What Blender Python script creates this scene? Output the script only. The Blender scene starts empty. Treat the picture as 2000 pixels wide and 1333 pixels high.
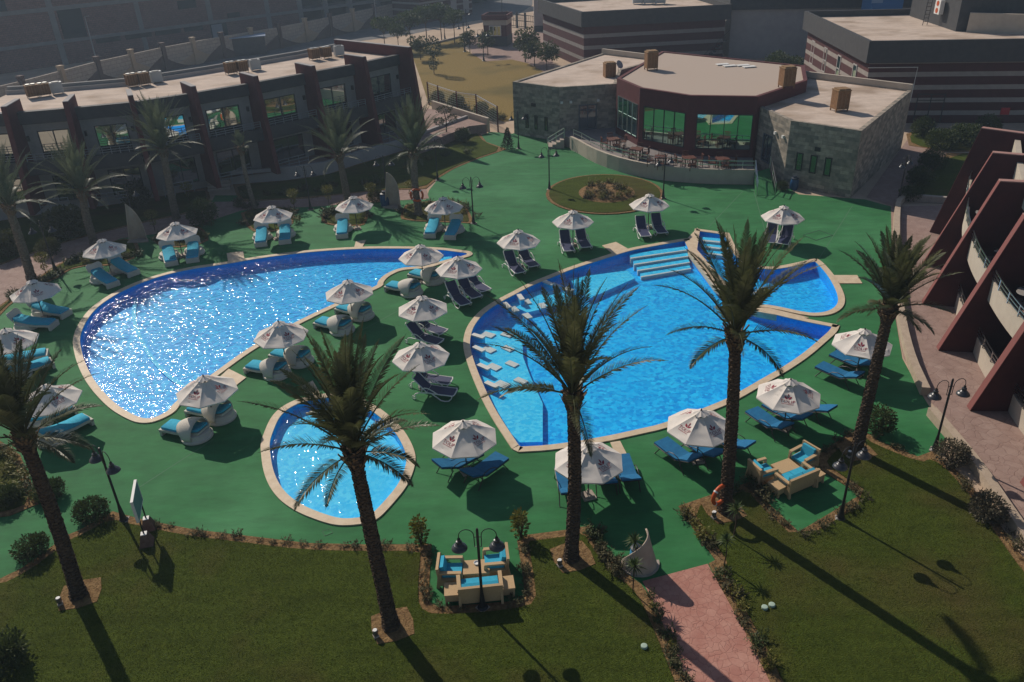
import bpy, math, random
from mathutils import Vector, Matrix, noise as mnoise
from mathutils.geometry import tessellate_polygon
R=math.radians; PI=math.pi
sc=bpy.context.scene; COL=sc.collection
# ---------------------------------------------------------------- survey: where the photographer stood, measured from the photo
F=1590.; CX,CY=1000.,666.5; VX,VY=1120.,3560.; HC=19.5
def _n(v):
    l=math.sqrt(sum(a*a for a in v)); return [a/l for a in v]
_d=_n([VX-CX,VY-CY,F]); _f=[-_d[2]*a for a in _d]; _f[2]+=1; _f=_n(_f)
_r=_n([_d[1]*_f[2]-_d[2]*_f[1],_d[2]*_f[0]-_d[0]*_f[2],_d[0]*_f[1]-_d[1]*_f[0]])
def ray(x,y):
    c=(x-CX,y-CY,F)
    return (sum(c[i]*_r[i] for i in range(3)),sum(c[i]*_f[i] for i in range(3)),-sum(c[i]*_d[i] for i in range(3)))
def G(x,y,z=0.):                       # surveyed point at height z
    w=ray(x,y); k=(z-HC)/w[2]; return (w[0]*k,w[1]*k)
def GP(pts,z=0.): return [G(x,y,z) for x,y in pts]
def NV(b,p):                           # top of something standing near-vertically on ground point b
    w=ray(*p); t=(w[0]*b[0]+w[1]*b[1])/(w[0]**2+w[1]**2); return (w[0]*t,w[1]*t,HC+w[2]*t)
# ---------------------------------------------------------------- materials
MATS={}
def newmat(name):
    m=bpy.data.materials.new(name); m.use_nodes=True; nt=m.node_tree
    return m,nt,nt.nodes.get('Principled BSDF')
def lk(nt,a,b): nt.links.new(a,b)
def M(name,col,rough=.8,col2=None,scale=4.,detail=4.,bump=0.,bscale=40.,metal=0.,spec=.3,lo=.35,hi=.65,trans=0.,col3=None,scale3=.6,bdist=.02,coord='Object'):
    if name in MATS: return MATS[name]
    m,nt,b=newmat(name); N=nt.nodes
    b.inputs['Base Color'].default_value=(*col,1); b.inputs['Roughness'].default_value=rough
    b.inputs['Metallic'].default_value=metal; b.inputs['Specular IOR Level'].default_value=spec
    tc=N.new('ShaderNodeTexCoord')
    out=None
    if col2:
        n=N.new('ShaderNodeTexNoise'); n.inputs['Scale'].default_value=scale; n.inputs['Detail'].default_value=detail; n.inputs['Roughness'].default_value=.65
        lk(nt,tc.outputs[coord],n.inputs['Vector'])
        r=N.new('ShaderNodeValToRGB'); r.color_ramp.elements[0].position=lo; r.color_ramp.elements[1].position=hi
        r.color_ramp.elements[0].color=(*col,1); r.color_ramp.elements[1].color=(*col2,1)
        lk(nt,n.outputs['Fac'],r.inputs['Fac']); out=r.outputs['Color']
        if col3:
            n3=N.new('ShaderNodeTexNoise'); n3.inputs['Scale'].default_value=scale3; n3.inputs['Detail'].default_value=5
            lk(nt,tc.outputs[coord],n3.inputs['Vector'])
            r3=N.new('ShaderNodeValToRGB'); r3.color_ramp.elements[0].position=.5; r3.color_ramp.elements[1].position=.7
            r3.color_ramp.elements[0].color=(0,0,0,1); r3.color_ramp.elements[1].color=(1,1,1,1)
            lk(nt,n3.outputs['Fac'],r3.inputs['Fac'])
            mx=N.new('ShaderNodeMix'); mx.data_type='RGBA'
            lk(nt,r3.outputs['Color'],mx.inputs['Factor']); lk(nt,out,mx.inputs[6]); mx.inputs[7].default_value=(*col3,1); out=mx.outputs[2]
        lk(nt,out,b.inputs['Base Color'])
    if bump:
        n2=N.new('ShaderNodeTexNoise'); n2.inputs['Scale'].default_value=bscale; n2.inputs['Detail'].default_value=5
        lk(nt,tc.outputs[coord],n2.inputs['Vector'])
        bp=N.new('ShaderNodeBump'); bp.inputs['Strength'].default_value=bump; bp.inputs['Distance'].default_value=bdist
        lk(nt,n2.outputs['Fac'],bp.inputs['Height']); lk(nt,bp.outputs['Normal'],b.inputs['Normal'])
    if trans:
        t=N.new('ShaderNodeBsdfTranslucent'); ms=N.new('ShaderNodeMixShader'); ms.inputs[0].default_value=trans
        if out: lk(nt,out,t.inputs['Color'])
        else: t.inputs['Color'].default_value=(*col,1)
        o=N.get('Material Output'); lk(nt,b.outputs[0],ms.inputs[1]); lk(nt,t.outputs[0],ms.inputs[2]); lk(nt,ms.outputs[0],o.inputs['Surface'])
    MATS[name]=m; return m
def Mbrick(name,c1,c2,mortar,bw,bh,ms=.02,rough=.9,bump=.4,bias=0.,offset=.5,noisecol=None):
    m,nt,b=newmat(name); N=nt.nodes
    uv=N.new('ShaderNodeUVMap'); uv.uv_map='metres'
    br=N.new('ShaderNodeTexBrick'); br.inputs['Color1'].default_value=(*c1,1); br.inputs['Color2'].default_value=(*c2,1); br.inputs['Mortar'].default_value=(*mortar,1)
    br.inputs['Scale'].default_value=1.; br.inputs['Brick Width'].default_value=bw; br.inputs['Row Height'].default_value=bh
    br.inputs['Mortar Size'].default_value=ms; br.inputs['Mortar Smooth'].default_value=.3; br.inputs['Bias'].default_value=bias; br.offset=offset
    lk(nt,uv.outputs[0],br.inputs['Vector'])
    n=N.new('ShaderNodeTexNoise'); n.inputs['Scale'].default_value=3.; n.inputs['Detail'].default_value=6; lk(nt,uv.outputs[0],n.inputs['Vector'])
    mx=N.new('ShaderNodeMix'); mx.data_type='RGBA'; mx.blend_type='MULTIPLY'; mx.inputs['Factor'].default_value=.7
    r=N.new('ShaderNodeValToRGB'); r.color_ramp.elements[0].position=.3; r.color_ramp.elements[1].position=.7
    r.color_ramp.elements[0].color=(*(noisecol or (.55,.55,.55)),1); r.color_ramp.elements[1].color=(1.2,1.2,1.2,1)
    lk(nt,n.outputs['Fac'],r.inputs['Fac']); lk(nt,br.outputs['Color'],mx.inputs[6]); lk(nt,r.outputs['Color'],mx.inputs[7]); lk(nt,mx.outputs[2],b.inputs['Base Color'])
    bp=N.new('ShaderNodeBump'); bp.inputs['Strength'].default_value=bump; bp.inputs['Distance'].default_value=.03; bp.invert=True
    lk(nt,br.outputs['Fac'],bp.inputs['Height']); lk(nt,bp.outputs['Normal'],b.inputs['Normal'])
    b.inputs['Roughness'].default_value=rough; b.inputs['Specular IOR Level'].default_value=.2
    MATS[name]=m; return m
def Mstripe(name,c1,c2,period,frac,off=0.):
    m,nt,b=newmat(name); N=nt.nodes
    uv=N.new('ShaderNodeUVMap'); uv.uv_map='metres'; s=N.new('ShaderNodeSeparateXYZ'); lk(nt,uv.outputs[0],s.inputs[0])
    a=N.new('ShaderNodeMath'); a.operation='MULTIPLY_ADD'; a.inputs[1].default_value=1/period; a.inputs[2].default_value=off; lk(nt,s.outputs['Y'],a.inputs[0])
    fr=N.new('ShaderNodeMath'); fr.operation='FRACT'; lk(nt,a.outputs[0],fr.inputs[0])
    gt=N.new('ShaderNodeMath'); gt.operation='GREATER_THAN'; gt.inputs[1].default_value=1-frac; lk(nt,fr.outputs[0],gt.inputs[0])
    mx=N.new('ShaderNodeMix'); mx.data_type='RGBA'; lk(nt,gt.outputs[0],mx.inputs['Factor']); mx.inputs[6].default_value=(*c1,1); mx.inputs[7].default_value=(*c2,1)
    n=N.new('ShaderNodeTexNoise'); n.inputs['Scale'].default_value=2.; n.inputs['Detail'].default_value=6; lk(nt,uv.outputs[0],n.inputs['Vector'])
    r=N.new('ShaderNodeValToRGB'); r.color_ramp.elements[0].color=(.65,.65,.65,1); r.color_ramp.elements[1].color=(1.1,1.1,1.1,1); lk(nt,n.outputs['Fac'],r.inputs['Fac'])
    m2=N.new('ShaderNodeMix'); m2.data_type='RGBA'; m2.blend_type='MULTIPLY'; m2.inputs['Factor'].default_value=1; lk(nt,mx.outputs[2],m2.inputs[6]); lk(nt,r.outputs['Color'],m2.inputs[7])
    lk(nt,m2.outputs[2],b.inputs['Base Color']); b.inputs['Roughness'].default_value=.9; b.inputs['Specular IOR Level'].default_value=.2
    MATS[name]=m; return m
def Mglass(name,col=(.01,.014,.016),refl=.35,tint=(.8,.9,.9),rough=.02):
    m,nt,b=newmat(name); N=nt.nodes; o=N.get('Material Output')
    b.inputs['Base Color'].default_value=(*col,1); b.inputs['Roughness'].default_value=.15
    g=N.new('ShaderNodeBsdfGlossy'); g.inputs['Color'].default_value=(*tint,1); g.inputs['Roughness'].default_value=rough
    lw=N.new('ShaderNodeLayerWeight'); lw.inputs['Blend'].default_value=.3
    a=N.new('ShaderNodeMath'); a.operation='MULTIPLY_ADD'; a.inputs[1].default_value=.5; a.inputs[2].default_value=refl; a.use_clamp=True; lk(nt,lw.outputs['Fresnel'],a.inputs[0])
    ms=N.new('ShaderNodeMixShader'); lk(nt,a.outputs[0],ms.inputs[0]); lk(nt,b.outputs[0],ms.inputs[1]); lk(nt,g.outputs[0],ms.inputs[2]); lk(nt,ms.outputs[0],o.inputs['Surface'])
    MATS[name]=m; return m
# ---------------------------------------------------------------- mesh builder
class MB:
    def __init__(s): s.v=[]; s.f=[]
    def add(s,vs,fs):
        o=len(s.v); s.v+= [tuple(p) for p in vs]; s.f+=[tuple(i+o for i in f) for f in fs]; return s
    def box(s,c,d,rz=0.,rx=0.,ry=0.):
        m=Matrix.Translation(c)@Matrix.Rotation(rz,4,'Z')@Matrix.Rotation(ry,4,'Y')@Matrix.Rotation(rx,4,'X')
        vs=[m@Vector((x*d[0]/2,y*d[1]/2,z*d[2]/2)) for x in(-1,1) for y in(-1,1) for z in(-1,1)]
        return s.add(vs,[(0,1,3,2),(4,6,7,5),(0,4,5,1),(2,3,7,6),(0,2,6,4),(1,5,7,3)])
    def bar(s,p,q,w,h=None,up=(0,0,1)):
        h=h or w; p=Vector(p); q=Vector(q); d=(q-p)
        if d.length<1e-6: return s
        d.normalize(); u=Vector(up)
        if abs(d.dot(u))>.98: u=Vector((1,0,0))
        a=d.cross(u).normalized(); b=a.cross(d).normalized()
        vs=[e+a*(i*w/2)+b*(j*h/2) for e in(p,q) for i in(-1,1) for j in(-1,1)]
        return s.add(vs,[(0,1,3,2),(4,6,7,5),(0,4,5,1),(2,3,7,6),(0,2,6,4),(1,5,7,3)])
    def tube(s,pts,r,n=7,closed=False,cap=True):
        pts=[Vector(p) for p in pts]; k=len(pts); rs=r if isinstance(r,(list,tuple)) else [r]*k
        rings=[]; pa=None
        for i,p in enumerate(pts):
            t=(pts[(i+1)%k]-pts[i-1]) if closed else (pts[min(i+1,k-1)]-pts[max(i-1,0)])
            t=t.normalized() if t.length>1e-9 else Vector((0,0,1))
            if pa is None:
                u=Vector((0,0,1)) if abs(t.z)<.9 else Vector((1,0,0)); pa=(u-t*u.dot(t)).normalized()
            else:
                q=pa-t*pa.dot(t); pa=q.normalized() if q.length>1e-6 else pa
            b=t.cross(pa); rings.append([p+(pa*math.cos(2*PI*j/n)+b*math.sin(2*PI*j/n))*rs[i] for j in range(n)])
        vs=[v for g in rings for v in g]; fs=[]
        for i in range(k if closed else k-1):
            i2=(i+1)%k
            for j in range(n): fs.append((i*n+j,i*n+(j+1)%n,i2*n+(j+1)%n,i2*n+j))
        if cap and not closed: fs+= [tuple(range(n-1,-1,-1)),tuple((k-1)*n+j for j in range(n))]
        return s.add(vs,fs)
    def lathe(s,prof,c=(0,0,0),n=14,cap=True):
        vs=[(c[0]+r*math.cos(2*PI*j/n),c[1]+r*math.sin(2*PI*j/n),c[2]+z) for r,z in prof for j in range(n)]
        fs=[(i*n+j,i*n+(j+1)%n,(i+1)*n+(j+1)%n,(i+1)*n+j) for i in range(len(prof)-1) for j in range(n)]
        if cap: fs+=[tuple(range(n-1,-1,-1)),tuple((len(prof)-1)*n+j for j in range(n))]
        return s.add(vs,fs)
    def prism(s,poly,z0,z1,bottom=True):
        if area(poly)<0: poly=poly[::-1]
        k=len(poly); vs=[(x,y,z0) for x,y in poly]+[(x,y,z1) for x,y in poly]
        fs=[(i,(i+1)%k,k+(i+1)%k,k+i) for i in range(k)]+[tuple(range(k,2*k))]
        if bottom: fs.append(tuple(range(k-1,-1,-1)))
        return s.add(vs,fs)
    def sheet(s,poly,z,holes=()):
        import bmesh
        bm=bmesh.new()
        for l in [poly,*holes]:
            vs=[bm.verts.new((x,y,0)) for x,y in l]; es=[bm.edges.new((vs[i],vs[(i+1)%len(vs)])) for i in range(len(vs))]
        bmesh.ops.triangle_fill(bm,use_beauty=True,use_dissolve=False,edges=bm.edges[:],normal=(0,0,1))
        bm.verts.index_update(); vs=[(v.co.x,v.co.y,z) for v in bm.verts]; fs=[]
        for f in bm.faces:
            i=[v.index for v in f.verts]
            fs.append(tuple(i) if f.normal.z>0 else tuple(i[::-1]))
        bm.free(); return s.add(vs,fs)
    def wall(s,pts,z0,z1,th,side=1,closed=False,z0b=None):       # wall of thickness th along a line, thickness to one side
        off=offset(pts,th*side,closed); k=len(pts)
        a=[(x,y) for x,y in pts]; b=[(x,y) for x,y in off]
        vs=[(x,y,z0) for x,y in a]+[(x,y,z1) for x,y in a]+[(x,y,z0) for x,y in b]+[(x,y,z1) for x,y in b]
        fs=[]
        for i in range(k if closed else k-1):
            j=(i+1)%k
            fs+=[(i,j,k+j,k+i),(2*k+j,2*k+i,3*k+i,3*k+j),(k+i,k+j,3*k+j,3*k+i),(j,i,2*k+i,2*k+j)]
        if not closed: fs+=[(0,k,3*k,2*k),(k-1,3*k-1,4*k-1,2*k-1)]
        return s.add(vs,fs)
    def build(s,name,m,parent=None,smooth=False,uv=False,ang=40):
        me=bpy.data.meshes.new(name); me.from_pydata(s.v,[],s.f); me.update()
        return link(name,me,m,parent,smooth,uv,ang)
def link(name,me,m,parent=None,smooth=False,uv=False,ang=40):
    import bmesh
    if not uv:
        bm=bmesh.new(); bm.from_mesh(me); bmesh.ops.recalc_face_normals(bm,faces=bm.faces) if len(bm.faces)<4000 else None; (bmesh.ops.reverse_faces(bm,faces=bm.faces) if bm.faces and all(abs(f.normal.z)>.99 for f in bm.faces) and sum(f.normal.z for f in bm.faces)<0 else None); bm.to_mesh(me); bm.free()
    for x in (m if isinstance(m,(list,tuple)) else [m]): me.materials.append(x)
    if smooth:
        me.polygons.foreach_set('use_smooth',[True]*len(me.polygons)); me.set_sharp_from_angle(angle=R(ang))
    if uv:
        bm=bmesh.new(); bm.from_mesh(me); bmesh.ops.recalc_face_normals(bm,faces=bm.faces); bm.to_mesh(me); bm.free()
        l=me.uv_layers.new(name='metres')
        for p in me.polygons:
            nn=p.normal
            if abs(nn.z)>.8: t=Vector((1,0,0)); w=Vector((0,1,0))
            else: t=Vector((-nn.y,nn.x,0)).normalized(); w=Vector((0,0,1))
            for li in p.loop_indices:
                c=me.vertices[me.loops[li].vertex_index].co; l.data[li].uv=(c.dot(t),c.dot(w))
    o=bpy.data.objects.new(name,me); COL.objects.link(o)
    if parent: o.parent=parent
    return o
def area(p): return .5*sum(p[i][0]*p[(i+1)%len(p)][1]-p[(i+1)%len(p)][0]*p[i][1] for i in range(len(p)))
def offset(pts,d,closed=True):          # moves a line to its left by d (negative: right)
    k=len(pts); out=[]
    for i in range(k):
        a=pts[i-1] if (closed or i>0) else None; b=pts[i]; c=pts[(i+1)%k] if (closed or i<k-1) else None
        ns=[]
        for p,q in ((a,b),(b,c)):
            if p is None or q is None: continue
            dx,dy=q[0]-p[0],q[1]-p[1]; l=math.hypot(dx,dy)
            if l>1e-6: ns.append((-dy/l,dx/l))
        if not ns: ns=[(0,0)]
        nx=sum(n[0] for n in ns)/len(ns); ny=sum(n[1] for n in ns)/len(ns); l=nx*nx+ny*ny
        l=max(l,.35); out.append((b[0]+nx/l*d,b[1]+ny/l*d))
    return out
def inset(poly,d): return offset(poly,d if area(poly)>0 else -d,True)
def chaikin(p,n=2,closed=True):
    for _ in range(n):
        q=[]; k=len(p)
        for i in range(k if closed else k-1):
            a,b=p[i],p[(i+1)%k]; q+=[(a[0]*.75+b[0]*.25,a[1]*.75+b[1]*.25),(a[0]*.25+b[0]*.75,a[1]*.25+b[1]*.75)]
        p=q if closed else [p[0]]+q+[p[-1]]
    out=[]
    for v in p:
        if not out or math.dist(v,out[-1])>.02: out.append(v)
    if closed and math.dist(out[0],out[-1])<.02: out.pop()
    return out
# ---------------------------------------------------------------- things
def tag(o,label=None,cat=None,group=None,kind=None):
    if label: o['label']=label
    if cat: o['category']=cat
    if group: o['group']=group
    if kind: o['kind']=kind
    return o
def empty(name,label,cat,loc=(0,0,0),rz=0.,group=None):
    o=bpy.data.objects.new(name,None); COL.objects.link(o); o.location=(loc[0],loc[1],loc[2] if len(loc)>2 else 0); o.rotation_euler=(0,0,rz); o.empty_display_size=.2
    return tag(o,label,cat,group)
KIDS={}
def kids(o): return [c for c in COL.objects if c.parent==o]
def dup(root,loc,rz,label,group=None,scale=None):
    if root.name not in KIDS:
        ks=kids(root); KIDS[root.name]=[(c,kids(c)) for c in ks]
    r=root.copy(); COL.objects.link(r); r.location=(loc[0],loc[1],loc[2] if len(loc)>2 else 0); r.rotation_euler=(0,0,rz); r['label']=label
    if group: r['group']=group
    if scale: r.scale=(scale,)*3
    for c,gs in KIDS[root.name]:
        c2=c.copy(); COL.objects.link(c2); c2.parent=r
        for g in gs: g2=g.copy(); COL.objects.link(g2); g2.parent=c2
    return r
class Maker:                             # first placement uses the prototype, the rest are copies of it
    def __init__(s,fn): s.fn=fn; s.p=None
    def put(s,loc,rz,label,group=None,scale=None):
        if s.p is None:
            s.p=s.fn(); o=s.p
            KIDS[o.name]=[(c,kids(c)) for c in kids(o)]
            o.location=(loc[0],loc[1],loc[2] if len(loc)>2 else 0); o.rotation_euler=(0,0,rz); o['label']=label
            if group: o['group']=group
            if scale: o.scale=(scale,)*3
            return o
        return dup(s.p,loc,rz,label,group,scale)
def struct(name,mb,m,smooth=False,uv=False): return tag(mb.build(name,m,None,smooth,uv),kind='structure')
def arc(c,r,a0,a1,n,plane='xz'):
    return [(c[0]+r*math.cos(a0+(a1-a0)*i/n),c[1],c[2]+r*math.sin(a0+(a1-a0)*i/n)) if plane=='xz' else (c[0],c[1]+r*math.cos(a0+(a1-a0)*i/n),c[2]+r*math.sin(a0+(a1-a0)*i/n)) for i in range(n+1)]
# ---------------------------------------------------------------- camera, sun, sky
cd=bpy.data.cameras.new('camera'); cam=bpy.data.objects.new('camera',cd); COL.objects.link(cam); sc.camera=cam
cd.sensor_width=36; cd.lens=F*36/2000; cd.clip_start=.5; cd.clip_end=2000
cam.matrix_world=Matrix(((_r[0],-_r[1],-_r[2],0),(_f[0],-_f[1],-_f[2],0),(-_d[0],_d[1],_d[2],HC),(0,0,0,1)))
SUN_AZ=R(-36.5); SUN_EL=R(36.5)           # azimuth clockwise from +Y
sd=Vector((math.sin(SUN_AZ)*math.cos(SUN_EL),math.cos(SUN_AZ)*math.cos(SUN_EL),math.sin(SUN_EL)))
ld=bpy.data.lights.new('sun','SUN'); ld.energy=4.0; ld.angle=R(.55); ld.color=(1,.9,.78)
lo=bpy.data.objects.new('sun',ld); COL.objects.link(lo); lo.rotation_euler=sd.to_track_quat('Z','Y').to_euler(); lo.location=(0,0,60)
w=bpy.data.worlds.new('World'); sc.world=w; w.use_nodes=True; nt=w.node_tree
sky=nt.nodes.new('ShaderNodeTexSky'); sky.sky_type='NISHITA'; sky.sun_disc=False; sky.sun_elevation=SUN_EL; sky.sun_rotation=SUN_AZ; sky.dust_density=.8
bg=nt.nodes.get('Background'); bg.inputs['Strength'].default_value=.068; lk(nt,sky.outputs[0],bg.inputs[0])
sc.view_settings.view_transform='Standard'; sc.view_settings.look='None'; sc.view_settings.exposure=0; sc.view_settings.gamma=1
sc.cycles.use_denoising=True; sc.cycles.sample_clamp_indirect=6; sc.cycles.max_bounces=8; sc.cycles.transparent_max_bounces=12; sc.cycles.caustics_reflective=False; sc.cycles.caustics_refractive=False
# ---------------------------------------------------------------- shared materials
deckM=M('green_rubber_deck',(.016,.124,.036),.85,(.028,.172,.053),.9,9,.3,60,lo=.25,hi=.75,col3=(.050,.215,.080),scale3=.16)
grassM=M('lawn_grass',(.036,.055,.007),1,(.080,.104,.015),9,10,1.0,30,lo=.3,hi=.72,col3=(.080,.068,.020),scale3=.25,bdist=.06,spec=.1)
dryM=M('dry_field_grass',(.16,.11,.032),1,(.25,.18,.06),6,8,.4,60,spec=.1,col3=(.10,.085,.03),scale3=.1)
def wear(m,amt=.22):
    nt=m.node_tree; N=nt.nodes; b=N['Principled BSDF']; src=b.inputs['Base Color'].links[0].from_socket; tc=N.new('ShaderNodeTexCoord')
    mp=N.new('ShaderNodeMapping'); mp.inputs['Scale'].default_value=(.35,1.3,1); mp.inputs['Rotation'].default_value=(0,0,.6); lk(nt,tc.outputs['Object'],mp.inputs[0])
    n=N.new('ShaderNodeTexNoise'); n.inputs['Scale'].default_value=1.3; n.inputs['Detail'].default_value=10; n.inputs['Roughness'].default_value=.72; lk(nt,mp.outputs[0],n.inputs['Vector'])
    r=N.new('ShaderNodeValToRGB'); r.color_ramp.elements[0].position=.32; r.color_ramp.elements[1].position=.7; r.color_ramp.elements[0].color=(1-amt,)*3+(1,); r.color_ramp.elements[1].color=(1+amt*.8,)*3+(1,); lk(nt,n.outputs['Fac'],r.inputs['Fac'])
    x=N.new('ShaderNodeMix'); x.data_type='RGBA'; x.blend_type='MULTIPLY'; x.inputs['Factor'].default_value=1; lk(nt,src,x.inputs[6]); lk(nt,r.outputs['Color'],x.inputs[7]); lk(nt,x.outputs[2],b.inputs['Base Color'])
wear(deckM,.24); wear(grassM,.25)
soilM=M('garden_soil',(.13,.075,.035),1,(.28,.18,.085),7,7,1,14,bdist=.06,spec=.1)
sandM=M('bare_sand_ground',(.40,.30,.22),1,(.50,.39,.29),.3,8,.2,10,spec=.1)
roadM=M('road_asphalt',(.10,.10,.105),.9,(.14,.135,.135),.6,6,.1,60)
copeM=M('pool_coping_stone',(.55,.42,.28),.6,(.64,.52,.37),3,5,.15,30)
concM=M('pale_concrete',(.32,.27,.23),.9,(.40,.34,.29),3,6,.2,30)
roofM=M('roof_screed',(.50,.40,.325),.95,(.58,.47,.385),1.2,7,.15,20,col3=(.36,.27,.2),scale3=.35)
whiteM=M('white_paint',(.7,.69,.66),.6)
blackM=M('black_iron',(.012,.012,.014),.45,spec=.5)
wear(roofM,.18)
railM=M('grey_rail_paint',(.22,.24,.26),.4,spec=.5)
steelM=M('brushed_steel',(.62,.64,.66),.28,metal=1.)
redM=M('maroon_render',(.088,.021,.022),.8,(.112,.029,.029),2,6,.15,50)
red2M=M('shade_tinted_maroon_render',(.058,.014,.015),.8,(.075,.019,.019),2,6,.15,50)  # maroon darkened so the shade on the right wing fins sits in the colour
greyM=M('grey_render',(.22,.215,.21),.9,(.26,.255,.245),2,6,.15,50)
lgreyM=M('light_grey_render',(.30,.285,.28),.9,(.35,.33,.32),1,6,.1,40)
darkM=M('charcoal_cladding',(.045,.045,.048),.75,(.06,.06,.062),2,5,.1,30)
beigeM=M('beige_render',(.42,.36,.29),.9,(.48,.42,.34),1.5,6,.15,40)
glassM=Mglass('reflective_window_glass',refl=.60)
gglassM=Mglass('green_window_glass',(.004,.018,.014),.66,(.62,.92,.80))
wickM=M('natural_wicker',(.42,.28,.15),.75,(.54,.38,.21),60,2,.5,120,bdist=.01)
pwickM=M('pale_wicker',(.50,.46,.40),.75,(.60,.56,.49),60,2,.5,120,bdist=.01)
turqM=M('turquoise_cushion_fabric',(.03,.34,.50),.9,(.045,.39,.56),8,4,.2,60)
blueM=M('blue_mattress_fabric',(.006,.11,.25),.85,(.009,.14,.30),6,4,.2,60)
navyM=M('navy_sling_mesh',(.035,.042,.10),.6,(.045,.053,.12),30,2,.2,150)
brownM=M('brown_metal_frame',(.028,.02,.018),.5,spec=.5)
canvM=M('cream_parasol_canvas',(.70,.64,.58),.9,(.75,.69,.63),1.4,5,.1,25,trans=.12)
logoM=M('maroon_print',(.28,.03,.05),.9)
barkM=M('palm_bark',(.05,.036,.026),1,(.125,.09,.062),9,6,.8,40,bdist=.03,spec=.1)
frondM=M('palm_frond_green',(.060,.075,.026),.45,(.130,.135,.058),3,3,lo=.3,hi=.7,trans=.25,spec=.4)
frond2M=M('young_palm_frond',(.075,.098,.048),.5,(.145,.162,.092),3,3,lo=.3,hi=.7,trans=.25,spec=.4)
ybarkM=M('young_palm_bark',(.14,.115,.085),1,(.25,.21,.165),9,6,.6,40,bdist=.03,spec=.1)
stubM=M('dry_palm_stub',(.12,.075,.04),.9,(.20,.13,.07),10,3)
leafM=M('shrub_leaf',(.030,.052,.013),.6,(.078,.102,.028),2.5,3,trans=.25,lo=.3,hi=.7)
yleafM=M('yellow_green_leaf',(.10,.11,.015),.6,(.20,.17,.03),5,3,trans=.25,lo=.3,hi=.7)
sleafM=M('silvery_leaf',(.085,.075,.045),.7,(.15,.13,.085),4,3,trans=.2,lo=.3,hi=.7)
stemM=M('woody_stem',(.07,.045,.028),1)
woodM=M('red_brown_wood',(.085,.028,.018),.6,(.12,.042,.026),12,3)
orangeM=M('orange_lifebuoy',(.5,.085,.02),.5)
# ================================================================ GROUND, DECK, POOLS
def stampM(name,c1,c2,c3,scale):
    m,nt,b=newmat(name); N=nt.nodes; tc=N.new('ShaderNodeTexCoord')
    nz=N.new('ShaderNodeTexNoise'); nz.inputs['Scale'].default_value=1.2; nz.inputs['Detail'].default_value=3; lk(nt,tc.outputs['Object'],nz.inputs['Vector'])
    ad=N.new('ShaderNodeVectorMath'); ad.operation='MULTIPLY_ADD'; ad.inputs[1].default_value=(.5,.5,.5); lk(nt,nz.outputs['Color'],ad.inputs[0]); lk(nt,tc.outputs['Object'],ad.inputs[2])
    v=N.new('ShaderNodeTexVoronoi'); v.feature='DISTANCE_TO_EDGE'; v.inputs['Scale'].default_value=scale; lk(nt,ad.outputs[0],v.inputs['Vector'])
    v2=N.new('ShaderNodeTexVoronoi'); v2.inputs['Scale'].default_value=scale; lk(nt,ad.outputs[0],v2.inputs['Vector'])
    n=N.new('ShaderNodeTexNoise'); n.inputs['Scale'].default_value=1.6; n.inputs['Detail'].default_value=8; n.inputs['Roughness'].default_value=.7; lk(nt,tc.outputs['Object'],n.inputs['Vector'])
    r=N.new('ShaderNodeValToRGB'); r.color_ramp.elements[0].position=.35; r.color_ramp.elements[1].position=.68; r.color_ramp.elements[0].color=(*c1,1); r.color_ramp.elements[1].color=(*c2,1); lk(nt,n.outputs['Fac'],r.inputs['Fac'])
    e=N.new('ShaderNodeValToRGB'); e.color_ramp.elements[0].position=.0; e.color_ramp.elements[1].position=.045; e.color_ramp.elements[0].color=(.72,.68,.68,1); e.color_ramp.elements[1].color=(1,1,1,1); lk(nt,v.outputs['Distance'],e.inputs['Fac'])
    mx=N.new('ShaderNodeMix'); mx.data_type='RGBA'; mx.blend_type='MULTIPLY'; mx.inputs['Factor'].default_value=.8; lk(nt,r.outputs['Color'],mx.inputs[6]); lk(nt,e.outputs['Color'],mx.inputs[7])
    m3=N.new('ShaderNodeMix'); m3.data_type='RGBA'; s=N.new('ShaderNodeSeparateColor'); lk(nt,v2.outputs['Color'],s.inputs[0]); q=N.new('ShaderNodeMath'); q.operation='MULTIPLY'; q.inputs[1].default_value=.3; lk(nt,s.outputs[0],q.inputs[0]); lk(nt,q.outputs[0],m3.inputs['Factor'])
    lk(nt,mx.outputs[2],m3.inputs[6]); m3.inputs[7].default_value=(*c3,1); lk(nt,m3.outputs[2],b.inputs['Base Color'])
    bp=N.new('ShaderNodeBump'); bp.inputs['Strength'].default_value=.7; bp.inputs['Distance'].default_value=.03; lk(nt,e.outputs['Color'],bp.inputs['Height'])
    b2=N.new('ShaderNodeBump'); b2.inputs['Strength'].default_value=.5; b2.inputs['Distance'].default_value=.03; lk(nt,n.outputs['Fac'],b2.inputs['Height']); lk(nt,bp.outputs[0],b2.inputs['Normal']); lk(nt,b2.outputs[0],b.inputs['Normal'])
    b.inputs['Roughness'].default_value=.85; b.inputs['Specular IOR Level'].default_value=.2; return m
pathM=stampM('pink_stamped_path',(.38,.175,.135),(.50,.275,.215),(.32,.125,.10),4.2)
path2M=stampM('dusty_pink_paving',(.27,.185,.155),(.37,.265,.225),(.22,.13,.11),2.4)
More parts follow.
